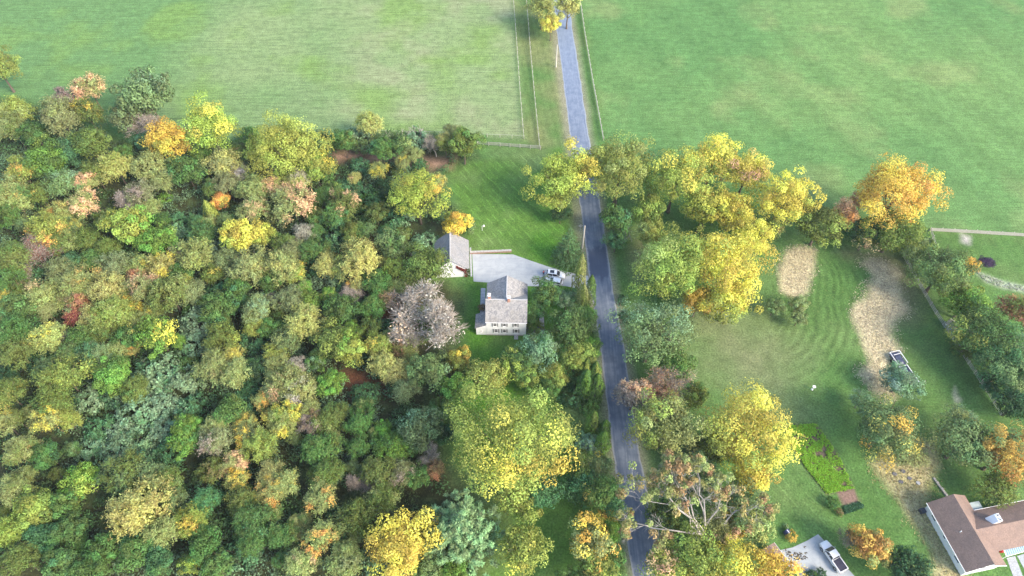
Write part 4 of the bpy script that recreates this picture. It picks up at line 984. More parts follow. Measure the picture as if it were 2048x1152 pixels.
branch_cluster(800, 292, 5, 20, 'leafless pale sapling in the field hedge left of the slanting one', 9)

# undergrowth that nobody could count: low scrub under and between the woodland trees
def undergrowth():
    r = np.random.RandomState(77); Vs, var = [], []
    P = POLY['forest']; x0, x1 = -150, 0; y0, y1 = 26, 168
    n = 5200; X = r.uniform(x0, x1, n); Y = r.uniform(y0, y1, n)
    m = polymask(X, Y, P, .01) > .5
    for k in ('gap1', 'gap2', 'gap3', 'dirtpath', 'gap4'): m &= polymask(X, Y, POLY[k], .01) < .5
    m &= ~((X > -23) & (X < 6) & (Y > 80) & (Y < 118))
    X = X[m]; Y = Y[m]; nz = vnoise(X, Y, 14, 3, 3)
    for x, y, q in zip(X, Y, nz):
        if q < .36 and r.rand() < .7: continue
        rad = r.uniform(.8, 2.3); k = int(26*rad*1.5); d = sphere_dirs(k, r, -.05); C = np.array([x, y, rad*.35])+d*(r.rand(k)**.3)[:, None]*np.array([rad, rad, rad*.9*(.6+q)])
        V, _ = leaf_quads(C, d+r.randn(k, 3)*.45+np.array([0, 0, .4]), .5*r.uniform(.7, 1.2, k), .3, r); Vs.append(V)
        var.append(np.stack([np.full(k, np.clip(q*1.6-.35+r.uniform(-.2, .2), 0, 1)), r.rand(k), np.full(k, r.rand())], 1))
    V = np.concatenate(Vs); mm = npmesh('woodland_undergrowth', V, np.arange(len(V)).reshape(-1, 4), FOL, {'var': ('FACE', np.concatenate(var))})
    o = link(bpy.data.objects.new('woodland_undergrowth', mm))
    o['tint_a'] = (.095, .165, .060); o['tint_b'] = (.14, .22, .12); o['tint_mix'] = .45
    tag(o, 'low dark green and bluish scrub filling the floor between the woodland trees', 'undergrowth', kind='stuff')
    print('undergrowth quads', len(V)//4)
undergrowth()
# ------------------------------------------------------------------ building materials
WHITE = simple('white_limewash', (.78, .79, .80), .8, .2, 0, .06, 1.5, .25, .02)
WTRIM = simple('white_trim', (.80, .80, .79), .6, .3, 0, .04, 2, .1, .01)
DARKSH = simple('dark_shutter', (.24, .245, .25), .7, .3, 0, .1)
GLASS = simple('window_glass', (.03, .035, .045), .08, .6, 0, .1)
STONEF = simple('foundation_stone', (.38, .36, .33), .9, .2, 0, .3, 4, .6, .05)
PINKB = simple('chimney_brick', (.46, .25, .19), .9, .2, 0, .25, 7, .5, .03)
SLATEP = simple('dark_slate_paving', (.12, .12, .135), .7, .3, 0, .4, 5, .4, .03)
PATHST = simple('grey_path_stone', (.34, .35, .36), .85, .2, 0, .3, 4, .4, .03)
WOODP = simple('weathered_fence_wood', (.47, .44, .38), .9, .15, 0, .25, 4, .4, .02)
PALEW = simple('pale_fence_board', (.36, .345, .30), .85, .2, 0, .18, 3, .3, .02)
def roof_mat(name, c1, c2, c3, sc=3.2):
    t = NT(name); g = t.n('NewGeometry'); pos = g.outputs['Position']
    vo = t.n('TexVoronoi'); vo.inputs['Scale'].default_value = sc; t.l(pos, vo.inputs['Vector'])
    bw = t.n('RGBToBW'); t.l(vo.outputs['Color'], bw.inputs[0])
    n1 = t.noise(.55, 4, .65, pos); n2 = t.noise(7, 4, .8, pos)
    c = t.mix(t.maprange(bw.outputs[0], .25, .75), (*c1, 1), (*c2, 1))
    c = t.mix(t.maprange(n1, .45, .7, 0, .65), c, (*c3, 1))
    f = t.maprange(n2, .3, .7, .8, 1.2); comb = t.n('CombineColor')
    for i in range(3): t.l(f, comb.inputs[i])
    c = t.mix(1., c, comb.outputs[0], 'MULTIPLY')
    return t.finish(c, .88, .25, 0, bw.outputs[0], .5, .04)
SLATE = roof_mat('weathered_shingle', (.19, .19, .195), (.31, .30, .285), (.235, .22, .195))
SLATE2 = roof_mat('garage_shingle', (.19, .195, .205), (.28, .275, .27), (.24, .225, .21), 4)
BROWNR = roof_mat('brown_asphalt_shingle', (.205, .145, .118), (.250, .175, .140), (.170, .125, .105), 5)
TANR = BROWNR

def gable(root, name, x0, x1, y0, y1, ze, zr, mat, along='y', ov=.25, ridge=None, th=.10, clip=None, parts=True):
    """two pitched slabs as one roof mesh; along = ridge direction. ridge: position of ridge across"""
    m = MB()
    if along == 'y':
        rx = (x0+x1)/2 if ridge is None else ridge
        for a, b in ((x0, rx), (x1, rx)):
            pr = [(a, ze), (b, zr), (b, zr-th), (a, ze-th)]
            m.extr(pr, 'y', y0-ov, y1+ov)
    else:
        ry = (y0+y1)/2 if ridge is None else ridge
        for a, b in ((y0, ry), (y1, ry)):
            pr = [(a, ze), (b, zr), (b, zr-th), (a, ze-th)]
            m.extr(pr, 'x', x0-ov, x1+ov)
    return m.build(name, mat, root)
def window(root, x, y, z, w_, h, ax='x', sign=-1, shutters=True, name='window', sh=.34):
    """window in a wall facing -y (ax 'x', sign -1), +y, or +-x (ax 'y')"""
    def bx(u0, u1, d0, d1, z0, z1):
        if ax == 'x': return (u0, u1, min(y+sign*d0, y+sign*d1), max(y+sign*d0, y+sign*d1), z0, z1)
        return (min(x+sign*d0, x+sign*d1), max(x+sign*d0, x+sign*d1), u0, u1, z0, z1)
    c = x if ax == 'x' else y; t = .08
    f = MB(); f.box(*bx(c-w_/2, c+w_/2, -.02, .05, z, z+t)); f.box(*bx(c-w_/2, c+w_/2, -.02, .05, z+h-t, z+h))
    f.box(*bx(c-w_/2, c-w_/2+t, -.02, .05, z+t, z+h-t)); f.box(*bx(c+w_/2-t, c+w_/2, -.02, .05, z+t, z+h-t)); f.box(*bx(c-w_/2+t, c+w_/2-t, -.01, .042, z+h/2-.03, z+h/2+.03))
    fo = f.build(name, WTRIM, root)
    MB().box(*bx(c-w_/2+t, c+w_/2-t, -.01, .02, z+t, z+h-t)).build('pane', GLASS, fo)
    MB().box(*bx(c-w_/2-.06, c+w_/2+.06, -.02, .14, z-.07, z-.003)).build('sill', WTRIM, fo)
    if shutters:
        for s in (-1, 1):
            u0 = c+s*(w_/2+.02); u1 = u0+s*sh
            MB().box(*bx(min(u0, u1), max(u0, u1), -.02, .06, z, z+h)).build('shutter', DARKSH, root)

# ------------------------------------------------------------------ farmhouse
fh = empty('farmhouse', (-5.72, 85.3, 0), R_(-1.2))
tag(fh, 'white two storey farmhouse with weathered grey shingle roof, two chimneys and rear wing', 'house')
LX, LY = 8.85, 7.4
m = MB(); m.extr([(0, .3), (LY, .3), (LY, 5.5), (LY/2, 8.42), (0, 5.5)], 'x', 0, LX); m.build('wall', WHITE, fh)
m = MB(); m.extr([(.02, .3), (LX-.02, .3), (LX-.02, 5.48), (LX/2, 8.36), (.02, 5.48)], 'y', LY-.05, 10.3); m.build('rear_wall', WHITE, fh)
MB().box(-.06, LX+.06, -.06, 10.36, 0, .3).build('foundation', STONEF, fh)
gable(fh, 'main_roof', 0, LX, -.28, LY+.28, 5.42, 8.62, SLATE, 'x', .2)
gable(fh, 'rear_roof', -.25, LX+.25, 3.95, 10.3, 5.42, 8.56, SLATE, 'y', .3)
MB().box(-.2, LX+.2, LY/2-.12, LY/2+.12, 8.60, 8.68).build('ridge_cap', simple('ridge_mortar', (.42, .41, .39), .9), fh)
MB().box(LX/2-.1, LX/2+.1, LY/2+.2, 10.58, 8.535, 8.60).build('ridge_cap', MATS['ridge_mortar'], fh)
MB().box(-.18, LX+.18, -.36, -.282, 5.30, 5.41).build('gutter', WTRIM, fh)
def chimney(root, x, y, w_, d, z0, z1, mat=PINKB):
    c = MB().box(x-w_/2, x+w_/2, y-d/2, y+d/2, z0, z1).build('chimney', mat, root)
    MB().box(x-w_/2-.06, x+w_/2+.06, y-d/2-.06, y+d/2+.06, z1+.002, z1+.14).build('chimney_cap', WTRIM, c)
    for s in (-1, 1): MB().tube((x+s*w_*.2, y, z1+.14), (x+s*w_*.2, y, z1+.36), .1, .09, 8).build('chimney_pot', mat, c)
chimney(fh, .62, 4.25, .55, .75, 7.3, 9.5); chimney(fh, 4.95, 3.55, .55, .6, 8.1, 9.7)
for x in (1.93, 4.05, 6.5): window(fh, x, 0, 3.55, .72, 1.25)
for x in (2.15, 4.0, 6.65): window(fh, x, 0, 1.15, .78, 1.35, shutters=True)
for y in (1.6, 5.6): window(fh, LX, y, 3.5, .8, 1.3, 'y', 1); window(fh, LX, y, 1.1, .8, 1.3, 'y', 1)
for y in (8.8,): window(fh, 0, y, 3.5, .8, 1.2, 'y', -1); window(fh, 0, y, 1.1, .8, 1.2, 'y', -1)
for x in (2.2, 6.6): window(fh, x, 10.3, 3.5, .8, 1.2, 'x', 1)
# lean-to on the left gable
m = MB(); m.extr([(-2.35, .02), (-.003, .02), (-.003, 3.95), (-2.35, 2.75)], 'y', .05, 3.55); m.build('lean_to_wall', WHITE, fh)
m = MB(); m.extr([(-2.6, 2.68), (-.003, 4.02), (-.003, 4.13), (-2.6, 2.79)], 'y', -.12, 3.75); m.build('lean_to_roof', SLATE, fh)
window(fh, -1.15, .05, 1.2, .5, .6, shutters=False)
# steps
for i in range(3): MB().box(6.2, 7.1, -.45-.32*i, -.12-.32*i, 0, .42-.14*i).build('step', PATHST, fh)

def setpaving(name, pts, n, mat, sz=.6, seed=1, z=.03, world=True):
    """flagstones: each slab its own piece inside a quad"""
    r = random.Random(seed); base = slab(name, pts, mat, 0, z, world=world)
    return base
def flags(name, x0, x1, y0, y1, nx, ny, mat, seed=2, rz=0, org=None):
    r = random.Random(seed)
    base = MB().box(x0, x1, y0, y1, -.05, .03).build(name, simple(name+'_bed', (.16, .15, .13), .95), None); base['kind'] = 'structure'
    dx = (x1-x0)/nx; dy = (y1-y0)/ny
    me = MB().box(-dx/2+.03, dx/2-.03, -dy/2+.03, dy/2-.03, 0, .05).mesh('flagstone'); me.materials.append(mat)
    for i in range(nx):
        for j in range(ny):
            o = bpy.data.objects.new('flagstone', me); link(o, base); o.location = (x0+dx*(i+.5), y0+dy*(j+.5), .018+r.uniform(0, .012)); o.rotation_euler = (0, 0, r.uniform(-.03, .03))
flags('slate_terrace', 3.45, 7.4, 85.3, 87.6, 5, 3, SLATEP, 4)
flags('terrace_walk', 6.3, 7.4, 87.65, 91.5, 1, 5, PATHST, 5)
flags('stone_path', -7.45, -6.3, 89.3, 98.6, 1, 10, PATHST, 6)

# ------------------------------------------------------------------ garage
gb = empty('garage', (-18.35, 101.6, 0), R_(3.6)); tag(gb, 'white gabled garage with pale grey shingle roof and a red creeper on its corner', 'garage')
m = MB(); m.extr([(0, 0), (8.0, 0), (8.0, 2.95), (3.9, 6.3), (0, 2.95)], 'y', .1, 9.0); m.build('wall', WHITE, gb)
gable(gb, 'roof', -.28, 8.25, .1, 9.0, 2.82, 6.48, SLATE2, 'y', .22, ridge=3.9)
MB().box(3.78, 4.02, -.12, 9.22, 6.44, 6.53).build('ridge_cap', MATS['ridge_mortar'], gb)
# low cross valley boards on the right slope
for y0, y1, xa, xb in ((6.0, 6.35, 4.6, 8.2), (5.9, 2.4, 5.2, 8.1)):
    za = 6.48-(xa-3.9)*(3.66/4.35); zb = 6.48-(xb-3.9)*(3.66/4.35)
    MB().tube((xa, y0, za+.02), (xb, y1, zb+.02), .05, .05, 5).build('roof_seam', DARKSH, gb)
for i in range(3):
    y = 1.6+i*2.75
    d = MB().box(8.0, 8.06, y-.9, y+1.1, 0, 2.3).build('garage_door', simple('door_paint', (.45, .45, .44), .6), gb)
MB().box(3.4, 4.2, .03, .1, 3.6, 4.5).build('loft_door', DARKSH, gb)
# apron kerb
MB().box(8.35, 8.75, 0, 9.2, -.02, .10).build('kerb', PATHST, gb)
# creeper
r = np.random.RandomState(3); k = 520; x = r.uniform(5.1, 8.3, k); z = (4.6-(x-5.1)*.9)*r.rand(k)**.45; z = np.where(x > 6.9, r.uniform(.2, 3.1, k), np.clip(z, 2.2+(6.9-x)*.9, 9))
C = np.stack([x, r.uniform(-.18, .06, k), z], 1); V, Q = leaf_quads(C, np.array([0, -1, .2])+r.randn(k, 3)*.4, .3, .22, r)
mm = npmesh('creeper', V, Q, FOL, {'var': ('FACE', np.stack([np.clip((C[:, 0]-5.1)/3.2+r.uniform(-.15, .15, k), 0, 1), r.rand(k), r.rand(k)], 1))})
c_ = link(bpy.data.objects.new('creeper', mm), gb); c_['tint_a'] = (.22, .06, .05); c_['tint_b'] = (.07, .13, .05); c_['tint_mix'] = .35; c_['label'] = 'red and green creeper on the right front corner'

# retaining wall along the gravel
rw = empty('retaining_wall', W(940, 507)); a = W(940, 507); b = W(1023, 503.5); L_ = (b-a).length; rw.rotation_euler = (0, 0, math.atan2(b.y-a.y, b.x-a.x))
tag(rw, 'low stone wall with pale coping between the striped lawn and the gravel drive', 'wall')
MB().box(0, L_, -.22, .22, 0, .55).build('wall_face', simple('reddish_rubble', (.30, .19, .15), .95, .15, 0, .4, 5, .8, .08), rw)
for i in range(12):
    MB().box(i*L_/12+.02, (i+1)*L_/12-.02, -.27, .27, .552, .66+.02*(i % 2)).build('coping_stone', STONEF, rw)

# ------------------------------------------------------------------ brown-roofed house, lower right
bh = empty('ranch_house', (84.5, 33.8, 0), R_(10.5)); tag(bh, 'low white house with brown shingle roofs, cut by the right photo corner', 'house')
m = MB(); m.extr([(-3.35, 0), (3.3, 0), (3.3, 3.0), (0, 5.3), (-3.35, 3.0)], 'y', .1, 12.5); m.build('wall', WHITE, bh)
m = MB(); m.extr([(-4.0, 2.82), (0, 5.5), (0, 5.38), (-4.0, 2.70)], 'y', 0, 12.75); m.build('roof', BROWNR, bh)
m = MB(); m.extr([(3.85, 2.92), (0, 5.5), (0, 5.38), (3.85, 2.80)], 'y', -.25, 12.75); m.build('roof', TANR, bh)
m = MB(); m.extr([(2.7, 0), (9.3, 0), (9.3, 3.0), (6.13, 4.9), (2.7, 3.0)], 'x', 3.25, 16); m.build('wing_wall', WHITE, bh)
m = MB(); m.extr([(9.8, 2.95), (6.13, 5.05), (6.13, 4.93), (9.8, 2.83)], 'x', .6, 16.2); m.build('wing_roof', BROWNR, bh)
m = MB(); m.extr([(2.3, 2.85), (6.13, 5.05), (6.13, 4.93), (2.3, 2.73)], 'x', .6, 16.2); m.build('wing_roof', TANR, bh)
m = MB(); m.extr([(-4.06, 2.62), (-3.98, 2.62), (-3.98, 2.84), (-4.06, 2.84)], 'y', 0, 12.75); m.build('gutter', WTRIM, bh)
m = MB(); m.extr([(-4.0, 2.60), (0, 5.28), (3.85, 2.70), (3.85, 2.92), (0, 5.5), (-4.0, 2.82)], 'y', -.33, -.252); m.build('barge_board', WTRIM, bh)
m = MB(); m.extr([(9.8, 2.80), (9.87, 2.80), (9.87, 2.98), (9.8, 2.98)], 'x', 3.9, 16.2); m.build('gutter', WTRIM, bh)
for y, wd in ((10.2, 1.3), (6.6, .7), (2.6, 1.5)): window(bh, -3.35, y, 1.2, wd, 1.25, 'y', -1, shutters=False)
window(bh, -.2, .1, 1.3, .9, 1.1, 'x', -1, shutters=False); MB().box(-1.2, -.5, .02, .1, 3.4, 3.65).build('gable_vent', DARKSH, bh)
# big white chimney with two flues
ch = MB(); ch.extr([(4.1, 4.2), (5.8, 4.2), (5.8, 5.9), (4.95, 5.9)], 'y', 6.5, 7.9); cho = ch.build('chimney', WTRIM, bh)
for q in (6.8, 7.55): MB().tube((5.4, q, 5.9), (5.4, q, 6.2), .17, .15, 8).build('flue', DARKSH, cho)
MB().tube((-1.9, 6.4, 4.2), (-1.9, 6.4, 4.75), .08, .08, 8).build('vent_pipe', WTRIM, bh)
MB().box(3.9, 6.2, 9.9, 11.4, 2.3, 2.42).build('annex_roof', simple('grey_green_metal', (.36, .42, .40), .5), bh)
MB().box(4.0, 6.1, 9.9, 11.3, 0, 2.298).build('annex_wall', WHITE, bh)
MB().box(-4.5, -3.6, 11.6, 12.5, 0, .9).build('cooling_unit', simple('dark_appliance', (.06, .065, .08), .5), bh)
# ribbed metal patio cover
A = [W(1998, 1075, 2.75), W(2046, 1061, 2.75), W(2066, 1098, 2.55), W(2013, 1113, 2.55)]
aw = empty('patio_cover', (0, 0, 0)); tag(aw, 'pale blue ribbed metal patio cover attached to the low white house', 'awning')
AWM = simple('pale_blue_metal', (.42, .56, .62), .4, .5, .2, .05); m = MB(); nr = 13
for i in range(nr):
    t0, t1, tm_ = i/nr, (i+1)/nr, (i+.5)/nr
    a0, a1 = A[0].lerp(A[1], t0), A[0].lerp(A[1], t1); b0, b1 = A[3].lerp(A[2], t0), A[3].lerp(A[2], t1); c0 = A[0].lerp(A[1], (i+.72)/nr); d0 = A[3].lerp(A[2], (i+.72)/nr)
    up = Vector((0, 0, .09))
    m.add([a0, c0, d0, b0], [(0, 1, 2, 3)]); m.add([c0, a1+up, b1+up, d0], [(0, 1, 2, 3)]); m.add([a1+up, a1, b1, b1+up], [(0, 1, 2, 3)])
m.build('cover_sheet', AWM, aw)
m = MB()
for i in range(4): m.tube(A[i]-Vector((0, 0, .03)), A[(i+1) % 4]-Vector((0, 0, .03)), .06, .06, 5)
m.build('frame', WTRIM, aw)
for p in (A[3], A[2]): MB().tube((p.x, p.y, 0), (p.x, p.y, 2.5), .06, .06, 6).build('post', WTRIM, aw)
# stone walk beside it and pad
slab('garden_walk', [(2013,1116),(2030,1112),(2056,1180),(2036,1180)], PATHST, 0, .04)
slab('patio_pad', [(2034,1112),(2075,1100),(2120,1170),(2066,1170)], CONC, 0, .04)
# red object by the wall
o = MB(); p = W(2004, 1102, .5); o.tube((p.x, p.y, 0), (p.x, p.y, .75), .25, .3, 10); o.tube((p.x, p.y, .75), (p.x, p.y, .9), .3, .1, 10)
ro = o.build('planter', simple('red_plastic', (.5, .03, .03), .5), None); tag(ro, 'small red planter at the corner of the patio cover', 'planter')

# stone edging wall above the house
def lowwall(name, a, b, wdt, h, label, n):
    A_, B_ = W(*a), W(*b); L = (B_-A_).length; root = empty(name, A_, math.atan2(B_.y-A_.y, B_.x-A_.x)); tag(root, label, 'wall'); rr = random.Random(4)
    for i in range(n):
        hh = h*rr.uniform(.8, 1.2); MB().box(i*L/n+.02, (i+1)*L/n-.02, -wdt/2*rr.uniform(.8, 1.1), wdt/2*rr.uniform(.8, 1.1), 0, hh).build('stone', STONEF, root, bevel=.03)
lowwall('garden_wall', (1866, 956), (1893, 993), .45, .35, 'low pale stone edging running from the lawn to the brown roof', 9)

# brown shed and porch at the bottom edge
def shed(loc, rz, wx, wy, ze, zr, mat, label, name='shed', side=None):
    root = empty(name, loc, rz); tag(root, label, 'shed')
    m = MB(); m.extr([(-wx/2, 0), (wx/2, 0), (wx/2, ze), (0, zr-.1), (-wx/2, ze)], 'y', -wy/2, wy/2); m.build('wall', side or WHITE, root)
    gable(root, 'roof', -wx/2-.2, wx/2+.2, -wy/2, wy/2, ze-.05, zr, mat, 'y', .2)
    for s in (-1, 1): MB().box(s*(wx/2+.2)-.05, s*(wx/2+.2)+.05, -wy/2-.2, wy/2+.2, ze-.2, ze-.06).build('fascia', WTRIM, root)
    MB().box(-.45, .45, -wy/2-.04, -wy/2, 0, 1.8).build('door', DARKSH, root); return root
shed(W(1549, 1111, 1.8).xy.to_3d(), R_(28), 2.5, 3.2, 2.0, 2.5, TANR, 'small brown-roofed shed with white edges beside the lower concrete driveway')
pr = shed(W(1668, 1196, 1.5).xy.to_3d(), R_(-63), 4.0, 4.6, 2.5, 3.2, BROWNR, 'brown porch roof with white trim cut by the bottom photo edge below the pickup', 'porch')
ph = shed(W(1906, 650, 1.2).xy.to_3d(), R_(38), 1.9, 2.2, 1.4, 2.1, simple('grey_brown_felt', (.26, .23, .21), .9), 'little grey-roofed playhouse behind the right rail fence', 'playhouse', simple('playhouse_blue', (.25, .33, .45), .6))

# ------------------------------------------------------------------ fences
def fence(name, pts, label, spacing=2.6, rails=(.45, .8, 1.15), rail=(.12, .04), post=(.12, 1.3), mp=WOODP, mr=WOODP, cat='fence', group=None):
    P = [W(*p) for p in pts]; root = empty(name, P[0]); tag(root, label, cat, group)
    pm = MB().box(-post[0]/2, post[0]/2, -post[0]/2, post[0]/2, 0, post[1]).mesh('post'); pm.materials.append(mp)
    rm = MB().box(0, 1, -rail[1]/2, rail[1]/2, -rail[0]/2, rail[0]/2).mesh('rail'); rm.materials.append(mr); rr = random.Random(len(pts))
    first = True
    for i in range(len(P)-1):
        a, b = P[i], P[i+1]; L = (b-a).length; k = max(1, round(L/spacing)); d = (b-a)/k; ang = math.atan2(d.y, d.x)
        for j in range(k+1):
            if j == 0 and i > 0: continue
            q = a+d*j-P[0]; o = link(bpy.data.objects.new('post', pm), root); o.location = q; o.rotation_euler = (rr.uniform(-.03, .03), rr.uniform(-.03, .03), ang); o.scale = (1, 1, rr.uniform(.96, 1.06))
        for j in range(k):
            q = a+d*j-P[0]
            for z in rails:
                o = link(bpy.data.objects.new('rail', rm), root); o.location = (q.x, q.y, z+rr.uniform(-.02, .02)); o.rotation_euler = (0, rr.uniform(-.008, .008), ang); o.scale = (d.length, 1, 1)
                off = Vector((-d.y, d.x, 0)).normalized()*(-post[0]/2-rail[1]/2-.003); o.location += off
    return root
fence('paddock_fence', [(1024,-30),(1027,0),(1034,90),(1040,180),(1048,277)], 'pale rail fence along the right edge of the mown meadow, outer left of the road', rails=(.5, 1.05), rail=(.09, .04), post=(.12, 1.2), mr=PALEW)
fence('cross_fence', [(1048,278),(1000,275),(950,273),(880,270),(800,268),(700,266)], 'thin wire-like rail fence across the bottom of the mown meadow', spacing=3, rails=(1.05,), rail=(.06, .04), post=(.10, 1.2), mr=PALEW)
fence('verge_fence', [(1050,-30),(1053,0),(1060,90),(1069,190),(1080,299)], 'post and rail fence running up the verge between road and paddock fence', rails=(.45, .8, 1.15), rail=(.09, .04), mr=PALEW)
fence('board_fence', [(1081,299),(1040,296),(1000,293),(955,290)], 'three-rail fence closing the top of the striped lawn', rails=(.4, .8, 1.2), rail=(.15, .05), post=(.14, 1.35), mr=PALEW)
fence('pasture_fence', [(1156,-30),(1160,0),(1170,70),(1186,165),(1207,281)], 'white rail fence between the road verge and the green pasture', rails=(.45, .8, 1.15), rail=(.14, .05), post=(.14, 1.3), mr=PALEW)
fence('wide_board_fence', [(1858,461.5),(1905,464),(1950,466.5),(2000,469.5),(2048,472.5),(2120,478)], 'pale close-boarded rail fence between pasture and the far right lawn', spacing=3.0, rails=(.22, .5, .78, 1.06), rail=(.22, .05), post=(.12, 1.3), mr=PALEW)
fence('short_fence', [(1860,463),(1868,492)], 'short rail fence leading down from the corner of the close-boarded fence', rails=(.4, .8, 1.15), rail=(.14, .05), mr=PALEW)
fence('link_fence', [(1806,514),(1846,504)], 'short rail fence link half hidden under the olive tree', rails=(.4, .8, 1.15), rail=(.12, .05), mr=PALEW)
fence('garden_fence', [(1806,514),(1840,576),(1870,628),(1900,672),(1935,728),(1972,784),(2000,830)], 'long three-rail fence slanting down the right side of the mown yard', spacing=2.8, rails=(.35, .75, 1.15), rail=(.16, .05), post=(.14, 1.3), mr=PALEW)

# ------------------------------------------------------------------ poles, sign, small things
def pole(base, top_px, label, h, rad=.15):
    p = W(*base); t = W(*top_px, h); root = empty('utility_pole', p); tag(root, label, 'utility pole')
    tx, ty = t.x-p.x, t.y-p.y; k = min(1, .35/max(.01, math.hypot(tx, ty))); tx *= k; ty *= k
    MB().tube((0, 0, 0), (tx, ty, h), rad*1.25, rad*.8, 10).build('pole', simple('bare_pole_wood', (.55, .50, .42), .9) if 'bare_pole_wood' not in MATS else MATS['bare_pole_wood'], root)
    MB().box(tx-.09, tx+.09, ty-.09, ty+.09, h+.002, h+.12).build('pole_cap', DARKSH, root)
pole((1164.5, 496), (1169, 455), 'pale wooden utility pole between the dark spruce and the road', 8.6, .19)
pole((1112, 134), (1114, 92), 'distant pale utility pole on the left verge of the far road', 8.2, .17)
sg = empty('road_sign', W(1160, 463)); tag(sg, 'diamond road sign seen from its grey back, beside the road pole', 'road sign')
MB().tube((0, 0, 0), (0, 0, 2.6), .035, .035, 6).build('post', simple('galvanised', (.45, .46, .47), .5, .5, .6), sg)
MB().extr([(-.62, 2.2), (0, 1.58), (.62, 2.2), (0, 2.82)], 'y', -.08, -.04).build('sign_plate', MATS['galvanised'], sg)
bx_ = empty('lamp_post', W(964.5, 461)); tag(bx_, 'small white lamp post on the striped lawn above the garage', 'lamp')
MB().tube((0, 0, 0), (0, 0, 1.7), .06, .05, 8).build('post', WTRIM, bx_); MB().tube((0, 0, 1.7), (.45, 0, 1.9), .04, .04, 6).build('arm', WTRIM, bx_)
m = MB(); m.tube((.45, 0, 1.55), (.45, 0, 1.95), .22, .14, 8); m.tube((.45, 0, 1.952), (.45, 0, 2.12), .2, .02, 8); m.build('lantern', WTRIM, bx_)
st_ = empty('birdbath', W(1624, 779)); tag(st_, 'small white birdbath standing on the mown yard', 'birdbath')
MB().tube((0, 0, 0), (0, 0, .15), .25, .2, 10).build('foot', WTRIM, st_); MB().tube((0, 0, .15), (.12, .06, 1.0), .10, .09, 8).build('pedestal', WTRIM, st_)
m = MB(); m.tube((.12, .06, 1.0), (.12, .06, 1.15), .15, .36, 12); m.build('bowl', WTRIM, st_)
sh_ = empty('stake', W(1845, 768)); tag(sh_, 'pale bent garden stakes beside the leaning blue grey tree', 'stake')
MB().tube((0, 0, 0), (.35, .5, .9), .04, .03, 5).build('stick', PALEW, sh_); MB().tube((.7, 0, 0), (.36, .5, .92), .04, .03, 5).build('stick', PALEW, sh_)

# covered grill on the lawn
gr = empty('grill', W(1572, 1066), R_(28)); tag(gr, 'dark blue covered grill with a pale stripe on the lower lawn', 'grill')
DBL = simple('dark_blue_cover', (.03, .04, .11), .55, .4, 0, .2)
MB().extr([(-.55, .12), (.55, .12), (.5, .95), (.25, 1.15), (-.25, 1.15), (-.5, .95)], 'y', -.38, .38).build('cover', DBL, gr, bevel=.06)
MB().box(-.06, .06, -.40, .30, 1.155, 1.18).build('handle', WTRIM, gr)
for sx_ in (-.45, .45):
    for sy_ in (-.28, .28): MB().tube((sx_, sy_, 0), (sx_, sy_, .14), .05, .05, 8).build('wheel', DARKSH, gr)

# flat stones sunk in the dry grass
for i, (x, y, lb) in enumerate([(1789,948,'leftmost round grey stone in the dry grass strip'),(1806,942.6,'topmost round grey stone in the dry grass strip'),(1818.7,956.7,'round grey stone right of the middle in the dry grass strip'),
      (1801.7,963.8,'lowest round grey stone in the dry grass strip'),(1836,966,'pale weathered stone nearest the house in the dry grass strip')]):
    m = MB(); rr = random.Random(i); n = 10; prf = [(math.cos(2*math.pi*k/n)*(.45+rr.uniform(-.06, .06)), math.sin(2*math.pi*k/n)*(.38+rr.uniform(-.06, .06))) for k in range(n)]
    m.extr(prf, 'z', 0, .14); o = m.build('stepping_stone', SLATEP if i < 4 else PATHST, None, bevel=.03, loc=W(x, y)); tag(o, lb, 'stone')

# vegetable rows
def veg(name, poly, n, tints, hgt, label):
    r = np.random.RandomState(9); P = pxpoly(poly); x0, y0 = P.min(0); x1, y1 = P.max(0)
    X = r.uniform(x0, x1, n); Y = r.uniform(y0, y1, n); k = (polymask(X, Y, P, .01) > .5); nz = vnoise(X, Y, 1.6, 4, 3)
    edge = polymask(X, Y, P, 5.)
    k &= (nz+r.uniform(-.16, .16, n) > .53-.33*(1-edge)); X, Y = X[k], Y[k]
    Vs, var = [], []
    for x, y in zip(X, Y):
        m_ = 9; C = np.stack([x+r.randn(m_)*.10, y+r.randn(m_)*.10, r.uniform(.05, hgt, m_)], 1); V, _ = leaf_quads(C, r.randn(m_, 3)*.6+np.array([0, 0, 1]), .20, .15, r); Vs.append(V)
        var.append(np.stack([np.full(m_, r.rand()), r.rand(m_), r.rand(m_)], 1))
    V = np.concatenate(Vs); mm = npmesh(name, V, np.arange(len(V)).reshape(-1, 4), FOL, {'var': ('FACE', np.concatenate(var))}); o = link(bpy.data.objects.new(name, mm))
    o['tint_a'], o['tint_b'], o['tint_mix'] = tints[0], tints[1], .4; tag(o, label, name.replace('_', ' '), kind='stuff')
veg('vegetable_plants', GP['garden'], 6500, ((.22, .42, .04), (.27, .46, .06)), .35, 'bright green leafy vegetables filling the long garden bed')
veg('low_herbs', [(1686,1014),(1719,1005),(1728,1014),(1691,1028)], 900, ((.05, .13, .06), (.07, .16, .08)), .3, 'dark green herb strip at the foot of the bare soil bed')
veg('lawn_flowers', GP['flow'], 900, ((.5, .52, .42), (.3, .4, .2)), .2, 'pale flower tufts in a line across the far right lawn')

